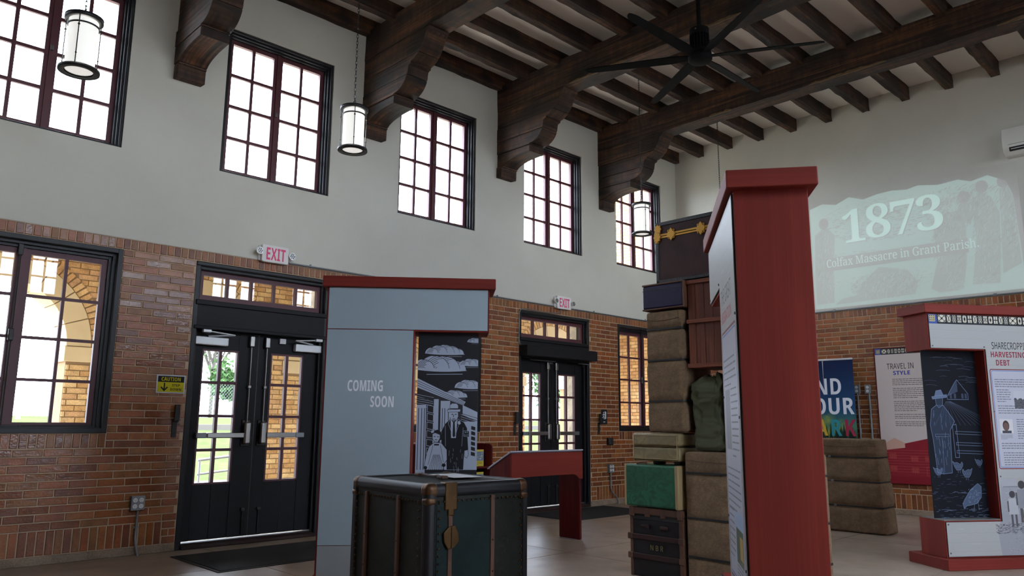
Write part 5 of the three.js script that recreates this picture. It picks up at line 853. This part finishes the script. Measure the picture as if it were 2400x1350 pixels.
function mat(label, x0, x1, z0, z1) { const t = thing('floor_mat', label, 'floor mat', [0, 0, 0], 0, 'black door mats'); part('pile', rb(x0 + 0.03, x1 - 0.03, 0.002, 0.01, z0 + 0.03, z1 - 0.03, 0.003, 1), M.mat, t); part('rubber_edge', rb(x0, x1, 0, 0.006, z0, z1, 0.002, 1), M.rubber, t); }
mat('black floor mat in front of the nearer double doors', 0.31, 1.28, -4.35, -2.75);
mat('black floor mat in front of the farther double doors', 0.08, 0.98, -8.98, -7.3);
{
  const t = thing('brochure_rack', 'dark red brochure rack against the brick wall behind the grey display', 'rack', [0.02, 0, -6.56]), L = 1.1, H = 0.92;
  for (const z of [0, L]) { const s = new THREE.Shape(); s.moveTo(0, 0); s.lineTo(0.3, 0); s.lineTo(0.3, H - 0.06); s.quadraticCurveTo(0.3, H, 0.24, H); s.lineTo(0, H); s.closePath(); part('side_panel', boxUV(extrude(s, 0.02, 0.003).translate(0, 0, z), 'y'), M.redDark, t); }
  part('back_panel', bx(0, 0.012, 0, H, 0.02, L, 'y'), M.redDark, t); for (const y of [0.08, 0.36, 0.63]) part('shelf', bx(0.012, 0.29, y, y + 0.018, 0.02, L, 'z'), M.redDark, t);
  const art = [['#d9c24a', '#7c8aa0'], ['#b8bcc4', '#3d4450'], ['#cfd0cc', '#46548c'], ['#e0d27a', '#55624a']].map(([a, b]) => print(96, 128, (g, w, h) => { g.fillStyle = a; g.fillRect(0, 0, w, h); g.fillStyle = b; g.fillRect(0, h * 0.12, w, h * 0.55); for (let k = 0; k < 40; k++) { g.fillStyle = pick([a, '#9aa0a8', '#d0d0d0', b]); g.fillRect(rr(0, w), rr(h * 0.14, h * 0.64), rr(4, 14), rr(3, 10)); } bodyText(g, 8, h * 0.76, w - 16, 3, 9, 6); }));
  let k = 0; for (const y of [0.648, 0.378]) for (const z of [0.1, 0.35, 0.6, 0.85]) { const o = solo('brochure', rb(-0.003, 0.003, 0, 0.21, -0.085, 0.085, 0.001, 1), M.paper, ['yellow', 'pale grey', 'white', 'light yellow'][k % 4] + ' printed brochure standing on the ' + (y > 0.5 ? 'upper' : 'lower') + ' shelf of the dark red rack', 'brochure', y > 0.5 ? 'brochures on the upper rack shelf' : 'brochures on the lower rack shelf'); o.material = art[k++ % 4]; o.geometry = sheet(0.17, 0.2, 0.005, 0, 0.1, 0); o.rotation.set(0, Math.PI / 2, 0); o.position.set(0.2, y + 0.001, -6.56 + z + 0.03); }
}

// ------------------------------------------------------------------ fittings on the walls
const onLeft = (t, y, a) => { t.position.set(0, y, -a); t.rotation.y = Math.PI / 2; return t; };       // local x runs right along the wall, z into the room
const exitPrint = print(512, 256, (g, w, h) => { g.fillStyle = '#e6e2e2'; g.fillRect(0, 0, w, h); g.save(); g.translate(w / 2, h * 0.86); g.scale(0.72, 1); g.font = 'bold 250px sans-serif'; g.fillStyle = '#e0527e'; g.textAlign = 'center'; g.fillText('EXIT', 0, 0); g.restore(); }, { roughness: 0.4 });
function exitSign(a, label) {
  const t = onLeft(thing('exit_sign', label, 'exit sign'), 2.795, a), w = 0.3, h = 0.185;
  part('housing', extrude(roundRect(-w / 2, w / 2, 0, h, 0.025), 0.05, 0.006).translate(0, 0, 0.008), M.white, t);
  part('back_box', rb(-w / 2 - 0.02, w / 2 + 0.005, 0.015, h - 0.015, 0.0, 0.02, 0.005), M.white, t);
  part('legend', shapeUV(ni(new THREE.ShapeGeometry(roundRect(-w / 2 + 0.008, w / 2 - 0.008, 0.008, h - 0.008, 0.02))), -w / 2, 0, w, h).translate(0, 0, 0.0585), exitPrint, t);
  for (const s of [-1, 1]) {
    const x = s * (w / 2 + 0.032), y = s < 0 ? 0.105 : 0.095, hd = part('lamp_head', [new THREE.CylinderGeometry(0.04, 0.026, 0.035, 24).rotateX(Math.PI / 2).translate(x, y, 0.06), cyl(0.012, 0.012, 0.05, 0, 0, 0).rotateZ(Math.PI / 2).translate(x - s * 0.02, y, 0.03)], M.white, t);
    part('lens', [new THREE.CircleGeometry(0.034, 24).translate(x, y, 0.0785)], std({ color: rgb(160, 160, 156), roughness: 0.25, metalness: 0.4 }), hd);
    part('lamp_dots', [...Array(7)].map((_, k) => { const r = k ? 0.02 : 0, b = k * Math.PI / 3; return new THREE.SphereGeometry(0.0062, 8, 6).translate(x + r * Math.cos(b), y + r * Math.sin(b), 0.079); }), M.iron, hd, 'stuff');
  }
}
exitSign(3.685, 'white exit sign with pink letters above the nearer double doors'); exitSign(8.18, 'white exit sign with pink letters above the farther double doors');
{
  const m = print(512, 340, (g, w, h) => { g.fillStyle = '#c9cdd2'; g.fillRect(0, 0, w, h); g.fillStyle = '#17171a'; g.fillRect(22, 22, w - 44, h - 44); g.fillStyle = '#c8bd18'; g.fillRect(22, 130, w - 44, h - 152); g.fillStyle = '#17171a'; g.fillRect(22, 22, w - 44, 112); txt(g, 'CAUTION', w / 2, 112, 96, { fill: '#d6ca1c', align: 'center', sx: 0.82 }); txt(g, 'STEP', 350, 212, 62, { fill: '#1b1b1e', align: 'center', sx: 1.05 }); txt(g, 'DOWN', 350, 290, 62, { fill: '#1b1b1e', align: 'center', sx: 1.05 });
    g.strokeStyle = '#1b1b1e'; g.lineWidth = 24; g.beginPath(); g.moveTo(142, 150); g.lineTo(142, 290); g.stroke(); g.beginPath(); g.moveTo(84, 226); g.lineTo(142, 292); g.lineTo(200, 226); g.stroke(); });
  const t = onLeft(thing('caution_sign', 'yellow and black caution step down sign on the brick beside the nearer doors', 'sign'), 1.508, 2.747); part('plate', rb(-0.132, 0.132, -0.085, 0.085, 0.001, 0.004, 0.001, 1), M.alu, t); part('legend', sheet(0.262, 0.168, 0.0006, 0, 0, 0.0045), m, t);
}
function hook(a, label) {       // black iron door holder: upper tongue standing out, lower plate on the wall
  const t = onLeft(thing('door_holder', label, 'door holder', [0, 0, 0], 0, 'black iron door holders'), 1.02, a);
  part('wall_plate', rb(-0.022, 0.022, 0, 0.17, 0, 0.012, 0.004), M.iron, t); part('tongue', [rb(-0.02, 0.028, 0.15, 0.3, 0.03, 0.055, 0.006), rb(-0.02, 0.022, 0.14, 0.165, 0.006, 0.05, 0.006)], M.iron, t); part('bolt', studs([[0, 0.03, 0.013], [0, 0.12, 0.013]], 0.006), M.steelDark, t);
}
hook(2.808, 'black iron door holder on the brick under the caution sign'); hook(7.245, 'black iron door holder left of the farther double doors'); hook(8.985, 'black iron door holder between the farther doors and the exit pictogram');
function outlet(place, y, label, quad, pipe) {
  const t = place(thing('power_outlet', label, 'outlet')), w = quad ? 0.11 : 0.075; t.position.y = y;
  part('box', rb(-w / 2, w / 2, -0.06, 0.06, 0, 0.045, 0.006), M.galv, t); part('cover', rb(-w / 2 - 0.003, w / 2 + 0.003, -0.062, 0.062, 0.044, 0.05, 0.004), M.galv, t);
  for (const x of quad ? [-0.026, 0.026] : [0]) for (const yy of [-0.026, 0.026]) { const r = part('receptacle', cyl(0.019, 0.019, 0.006, 0, 0, 0, 20).rotateX(Math.PI / 2).translate(x, yy, 0.051), M.white, t); part('slots', [bx(x - 0.008, x - 0.005, yy - 0.003, yy + 0.008, 0.053, 0.0545), bx(x + 0.005, x + 0.008, yy - 0.003, yy + 0.008, 0.053, 0.0545), cyl(0.003, 0.003, 0.002, 0, 0, 0, 8).rotateX(Math.PI / 2).translate(x, yy - 0.01, 0.054)], M.iron, r); }
  part('conduit', tube(pipe, 0.0115, 50, 10), M.galv, t); part('conduit_clip', [rb(pipe[1][0] - 0.022, pipe[1][0] + 0.022, pipe[1][1] - 0.008, pipe[1][1] + 0.008, 0.0, 0.018, 0.003)], M.galv, t);
}
outlet((t) => onLeft(t, 0, 2.533), 0.45, 'grey four-socket outlet box with bent conduit on the brick near the nearer doors', true, [[0.012, -0.06, 0.02], [0.012, -0.21, 0.016], [0.006, -0.3, 0.03], [0.008, -0.36, 0.05], [0.03, -0.45, 0.055]]);
outlet((t) => onLeft(t, 0, 9.223), 0.52, 'grey four-socket outlet box with swerving conduit right of the farther doors', true, [[0.012, -0.06, 0.02], [0.008, -0.2, 0.02], [0.01, -0.32, 0.03], [0.08, -0.4, 0.05], [0.13, -0.46, 0.055], [0.14, -0.52, 0.055]]);
outlet((t) => { t.position.set(3.086, 0, BACK); return t; }, 1.676, 'grey outlet box with a straight conduit beside the travel in style panel', false, [[0.01, -0.06, 0.025], [0.01, -0.25, 0.018], [0.012, -0.8, 0.018], [0.012, -1.6, 0.018]]);
outlet((t) => { t.position.set(2.935, 0, BACK); return t; }, 1.68, 'grey outlet box partly behind the dark blue park banner', false, [[0.0, -0.06, 0.025], [0.0, -0.25, 0.018], [0, -0.8, 0.018], [0, -1.6, 0.018]]);
{
  const m = print(256, 420, (g, w, h) => { g.fillStyle = '#222327'; g.fillRect(0, 0, w, h); g.fillStyle = '#dcdcde'; P_(g, [[150, 40], [215, 60], [215, 250], [150, 285]], '#dcdcde'); g.beginPath(); g.arc(100, 80, 20, 0, 7); g.fill(); g.strokeStyle = '#dcdcde'; g.lineWidth = 22; g.lineCap = 'round'; g.beginPath(); g.moveTo(98, 115); g.lineTo(90, 180); g.moveTo(96, 125); g.lineTo(140, 150); g.moveTo(96, 125); g.lineTo(56, 150); g.moveTo(90, 180); g.lineTo(122, 220); g.lineTo(112, 270); g.moveTo(90, 180); g.lineTo(70, 226); g.lineTo(34, 234); g.stroke(); txt(g, 'EXIT', w / 2, 372, 44, { fill: '#dcdcde', align: 'center' }); });
  const t = onLeft(thing('exit_pictogram', 'small black sign with a running figure and exit lettering right of the farther doors', 'sign'), 1.272, 9.115); part('plate', extrude(roundRect(-0.07, 0.07, -0.11, 0.11, 0.012), 0.006, 0.001), M.iron, t); part('legend', sheet(0.132, 0.212, 0.0006, 0, 0, 0.0065), m, t);
  const b = onLeft(thing('push_plate', 'black wall box with a steel door button above the outlet', 'button'), 0.912, 9.222); part('box', rb(-0.058, 0.058, -0.055, 0.055, 0, 0.045, 0.008), M.iron, b); part('button', rb(-0.036, 0.036, -0.036, 0.036, 0.045, 0.052, 0.004), M.steelDark, b);
}
// conduits along the top of the brickwork
solo('wall_conduit', [tube([[0.016, 2.828, -3.86], [0.016, 2.828, -5.5], [0.016, 2.826, -7], [0.016, 2.824, -8.0]], 0.0095, 60, 8), ...[-4.12, -5.4, -6.9].map((z) => rb(0, 0.02, 2.816, 2.852, z - 0.008, z + 0.008, 0.003))], M.galv, 'thin grey conduit along the top of the brick between the two exit signs', 'conduit');
solo('wall_conduit', [tube([[0.016, 2.826, -8.35], [0.016, 2.826, -9.6], [0.016, 2.826, -11.16]], 0.0095, 50, 8), ...[-8.9, -10.2].map((z) => rb(0, 0.02, 2.816, 2.852, z - 0.008, z + 0.008, 0.003))], M.galv, 'thin grey conduit along the brick top right of the farther exit sign', 'conduit');
solo('wall_conduit', [rod(V(0.03, 2.83, BACK + 0.014), V(ROOM_W - 0.1, 2.83, BACK + 0.014), 0.011), ...[1.2, 2.68, 4.75, 6.4].map((x) => rb(x - 0.02, x + 0.02, 2.818, 2.85, BACK, BACK + 0.024, 0.003))], M.galv, 'thin grey conduit along the brick top of the far wall', 'conduit');
solo('sign_cable', tube([[0.02, 2.795, -8.14], [0.025, 2.745, -8.1], [0.022, 2.72, -7.95], [0.02, 2.722, -7.6], [0.02, 2.722, -7.4], [0.02, 2.69, -7.315], [0.014, 2.5, -7.31], [0.02, 2.3, -7.3], [0.025, 2.224, -7.31]], 0.006, 70, 6), M.galv, 'thin grey cable looping from the farther exit sign to the door operator', 'cable');
{ // air conditioner
  const t = thing('air_conditioner', 'white wall-mounted air conditioner high on the far wall', 'air conditioner', [5.05, 4.575, BACK]), w = 0.92;
  const s = new THREE.Shape(); s.moveTo(0, 0.34); s.lineTo(0.2, 0.34); s.quadraticCurveTo(0.235, 0.2, 0.225, 0.1); s.quadraticCurveTo(0.21, 0.02, 0.12, 0); s.lineTo(0, 0); s.closePath();
  part('casing', extrude(s, w, 0.006, 12).rotateY(-Math.PI / 2).translate(w, 0, 0), std({ color: rgb(222, 222, 214), roughness: 0.4 }), t);
  part('air_slot', rb(0.07, w - 0.07, 0.035, 0.085, 0.19, 0.2265, 0.004), M.iron, t); part('louver', rb(0.09, w - 0.09, 0.054, 0.062, 0.2, 0.2285, 0.002, 1), M.white, t); part('panel_gap', rb(0.06, w - 0.06, 0.118, 0.122, 0.2, 0.2295, 0.001, 1), M.steelDark, t);
}
{ // projector light painted as a glowing sheet laid over the far wall
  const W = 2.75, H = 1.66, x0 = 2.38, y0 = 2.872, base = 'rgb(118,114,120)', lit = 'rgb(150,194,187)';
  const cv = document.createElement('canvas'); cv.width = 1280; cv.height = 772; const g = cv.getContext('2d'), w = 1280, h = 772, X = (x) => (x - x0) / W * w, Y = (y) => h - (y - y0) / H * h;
  for (let y = 0; y < h; y++) { const q = clamp((y / h - 0.02) / 0.3); g.fillStyle = `rgb(${[118, 114, 120].map((c) => Math.round(c * q))})`; g.fillRect(0, y, w, 1); }  // projector spill light painted in, fading out towards the top
  // torn upper edge of the picture
  const top = [[2.4, 4.42], [2.6, 4.47], [2.8, 4.42], [3.0, 4.5], [3.2, 4.42], [3.4, 4.46], [3.6, 4.47], [3.8, 4.44], [3.95, 4.47], [4.2, 4.42], [4.45, 4.44], [4.6, 4.38], [4.8, 4.42], [5.0, 4.3], [5.06, 4.1], [5.09, 3.4], [5.1, 2.88], [2.4, 2.88]];
  P_(g, top.map(([x, y]) => [X(x), Y(y)]), lit); g.save(); g.beginPath(); top.forEach(([x, y], i) => (i ? g.lineTo(X(x), Y(y)) : g.moveTo(X(x), Y(y)))); g.closePath(); g.clip();
  const dk = 'rgb(118,122,124)', md = 'rgb(134,160,156)';
  const scrub = (cx, cy, rx, ry, n, c, ang = 0.3) => { g.strokeStyle = c; for (let k = 0; k < n; k++) { const a = rr(0, 6.28), q = Math.sqrt(rnd()), x = X(cx + Math.cos(a) * q * rx), y = Y(cy + Math.sin(a) * q * ry); g.lineWidth = rr(1.5, 4); g.beginPath(); g.moveTo(x, y); g.lineTo(x + rr(8, 34) * Math.cos(ang), y - rr(8, 34) * Math.sin(ang)); g.stroke(); } };
  scrub(3.5, 4.05, 0.85, 0.28, 420, dk, 0.05); scrub(3.3, 4.25, 0.7, 0.15, 200, md, 0.02); scrub(4.4, 4.22, 0.5, 0.12, 160, dk, 0.5); scrub(3.6, 3.2, 1.0, 0.12, 160, md, 0.1); scrub(2.9, 3.62, 0.5, 0.06, 90, md, 0);
  // plain hatched shapes standing in for the engraved crowd
  const blob = (pts, c) => { g.globalAlpha = 0.62; P_(g, pts.map(([x, y]) => [X(x) + rr(-3, 3), Y(y) + rr(-3, 3)]), c); g.globalAlpha = 1; };
  blob([[2.42, 3.3], [2.46, 4.0], [2.62, 4.12], [2.75, 3.95], [2.72, 3.6], [2.68, 2.95], [2.42, 2.95]], dk); scrub(2.58, 3.6, 0.14, 0.5, 60, md, 1.2);
  blob([[3.0, 3.02], [3.1, 3.2], [3.35, 3.4], [3.5, 3.36], [3.72, 3.3], [3.85, 3.12], [3.8, 2.95], [2.7, 2.92], [2.8, 3.0]], dk); scrub(3.4, 3.14, 0.4, 0.15, 120, lit, 0.6);
  blob([[4.0, 3.0], [4.12, 3.4], [4.1, 3.8], [4.25, 4.0], [4.42, 4.02], [4.5, 3.8], [4.46, 3.3], [4.4, 2.94], [4.1, 2.94]], dk); blob([[4.36, 3.9], [4.44, 4.1], [4.55, 4.1], [4.6, 3.95], [4.55, 3.8]], dk); scrub(4.25, 3.5, 0.16, 0.4, 90, md, 1.2);
  blob([[4.5, 3.0], [4.6, 3.6], [4.58, 4.1], [4.7, 4.22], [4.82, 4.12], [4.9, 3.9], [4.86, 3.4], [4.82, 2.98]], dk); blob([[4.86, 3.1], [4.9, 3.8], [4.92, 4.2], [5.0, 4.28], [5.06, 4.1], [5.08, 3.2]], dk); scrub(4.75, 3.5, 0.2, 0.45, 120, md, 1.3); scrub(4.6, 3.0, 0.45, 0.08, 90, lit, 0.4);
  for (const [x, y] of [[4.5, 4.18], [4.72, 4.28], [4.97, 4.3], [2.6, 4.16]]) { g.fillStyle = dk; g.beginPath(); g.ellipse(X(x), Y(y), 34, 40, 0, 0, 7); g.fill(); }
  for (const [cx, cy, rx, ry] of [[2.58, 3.5, 0.14, 0.55], [3.4, 3.12, 0.5, 0.2], [4.25, 3.5, 0.2, 0.5], [4.7, 3.6, 0.16, 0.6], [4.98, 3.7, 0.08, 0.5], [4.5, 4.0, 0.5, 0.25]]) { scrub(cx, cy, rx, ry, 260, md, 1.15); scrub(cx, cy, rx, ry, 120, 'rgb(104,108,112)', 0.9); scrub(cx, cy, rx, ry, 60, lit, 1.3); }
  g.restore(); for (let k = 0; k < 9000; k++) { g.fillStyle = `rgba(${rnd() < 0.5 ? '96,100,104' : '184,226,220'},0.12)`; g.fillRect(rr(0, w), rr(h * 0.06, h), rr(2, 9), 1.4); }
  g.fillStyle = 'rgb(122,132,134)'; g.fillRect(X(2.58), Y(3.625), X(4.5) - X(2.58), Y(3.43) - Y(3.625));
  const num = (s, x, y, px_) => { txt(g, s, X(x) + 5, Y(y) + 4, px_, { font: 'serif', fill: 'rgb(112,120,122)', sx: 1 }); txt(g, s, X(x), Y(y), px_, { font: 'serif', fill: 'rgb(200,252,242)', sx: 1 }); };
  num('1', 2.85, 3.815, 318); num('8', 3.19, 3.83, 318); num('7', 3.53, 3.815, 318); num('3', 3.88, 3.815, 318);
  g.save(); txt(g, 'Colfax Massacre in Grant Parish.', X(2.6), Y(3.487), 76, { font: 'serif', weight: 'normal', fill: 'rgb(204,250,242)', sx: 0.8 }); g.restore();
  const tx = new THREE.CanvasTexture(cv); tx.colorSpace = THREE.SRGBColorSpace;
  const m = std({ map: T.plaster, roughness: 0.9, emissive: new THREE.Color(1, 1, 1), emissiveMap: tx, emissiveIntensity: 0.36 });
  solo('projection_glow_sheet', sheet(W, H, 0.002, x0 + W / 2, y0 + H / 2, BACK + 0.0015), m, 'glowing sheet for the picture projected on the far wall reading 1873 Colfax Massacre in Grant Parish', 'projection');
}
{ // wall panel: travel in style
  const w = 1.05, h = 1.84, m = print(640, 1120, (g, W, H) => {
    g.fillStyle = '#cbbfba'; g.fillRect(0, 0, W, H); ornament(g, 0, 0, W, 52); txt(g, 'TRAVEL IN', 92, 178, 66, { fill: '#2a2a2e', weight: 'normal', sx: 0.72 }); txt(g, 'STYLE', 138, 228, 46, { fill: '#3a3f9a', sx: 1.12 });
    let y = 262; for (const n of [4, 6, 6, 3, 3]) { bodyText(g, 128 - (y - 262) * 0.0, y, 420, n, 15.5, 9, '#4a4648'); y += n * 15.5 + 15; }
    g.fillStyle = '#8e2430'; P_(g, [[0, 840], [W, 690], [W, H], [0, H]], '#8e2430'); P_(g, [[40, 790], [110, 750], [190, 790], [190, 830], [40, 850]], '#cba391');
    g.strokeStyle = '#b8564e'; g.lineWidth = 2; for (let r = 0; r < 9; r++) { g.beginPath(); g.moveTo(20, 850 + r * 22); g.lineTo(W, 850 + r * 22); g.stroke(); }
    for (const [x, yy] of [[60, 880], [230, 900], [340, 900], [450, 900], [560, 900], [60, 980], [230, 990], [450, 990], [560, 990]]) for (let k = 0; k < 12; k++) g.strokeRect(x + (k % 4) * 14, yy + Math.floor(k / 4) * 14, 11, 11); g.strokeRect(345, 980, 50, 70); g.fillStyle = '#861f2c'; g.fillRect(0, 1060, W, 60);
  });
  const t = thing('wall_panel', 'travel in style wall panel with red station drawing on the far wall', 'panel', [3.2, 0.4, BACK]); part('red_frame', [rb(0, w, 0, h, 0, 0.04, 0.004, 2, 'y')], M.redDark, t); part('printed_sheet', sheet(w - 0.02, h - 0.02, 0.004, w / 2 + 0.008, h / 2, 0.043), m, t);
}
{ // roll-up banner
  const w = 0.86, h = 1.98, m = print(512, 1180, (g, W, H) => {
    const gr = (y0, y1, a, b) => { for (let y = y0; y < y1; y += 4) { const q = (y - y0) / (y1 - y0); g.fillStyle = `rgb(${mixc(a, b, q).map(Math.round)})`; g.fillRect(0, y, W, 5); } };
    gr(0, 420, [16, 30, 72], [30, 74, 112]); gr(420, 560, [30, 74, 112], [70, 120, 96]); gr(560, 700, [70, 120, 96], [24, 44, 30]); gr(700, H, [24, 44, 30], [12, 16, 16]);
    for (let k = 0; k < 300; k++) { g.fillStyle = `rgba(200,215,255,${rr(0.1, 0.5)})`; g.fillRect(rr(0, W), rr(0, 420), 1.6, 1.6); } for (let k = 0; k < 40; k++) { g.fillStyle = 'rgba(190,180,60,0.10)'; g.beginPath(); g.arc(rr(200, 420), rr(480, 640), rr(10, 50), 0, 7); g.fill(); } for (let k = 0; k < 50; k++) { g.fillStyle = '#10201a'; const x = rr(0, W); P_(g, [[x, rr(520, 620)], [x + 18, 720], [x - 18, 720]], 'rgba(14,30,22,0.7)'); }
    txt(g, 'FIND', 412, 294, 190, { fill: '#dfe2ea', sx: 0.86, align: 'right' }); txt(g, 'YOUR', 502, 460, 190, { fill: '#dfe2ea', sx: 0.9, align: 'right' }); [['P', 140, '#2f9aa0'], ['A', 268, '#c9a83a'], ['R', 388, '#2f8a98'], ['K', 506, '#a02a48']].forEach(([q, x, c]) => txt(g, q, x, 640, 190, { fill: c, sx: 0.86, align: 'right' }));
  });
  const t = thing('roll_up_banner', 'dark blue roll-up banner with white park lettering before the far wall', 'banner', [2.105, 0, BACK + 0.1]); part('banner_sheet', sheet(w, h, 0.003, w / 2, h / 2 + 0.12, 0.1), m, t); part('top_rail', rb(0, w, h + 0.11, h + 0.135, 0.09, 0.11, 0.004), M.alu, t); part('base', rb(-0.02, w + 0.02, 0, 0.12, 0.02, 0.2, 0.03, 3), M.alu, t); part('support_pole', rod(V(w / 2, 0.1, 0.08), V(w / 2, h + 0.12, 0.092), 0.012), M.alu, t);
}
scene.traverse((o) => { if (o.isMesh) { o.castShadow = o.receiveShadow = true; } });
renderer.render(scene, camera);
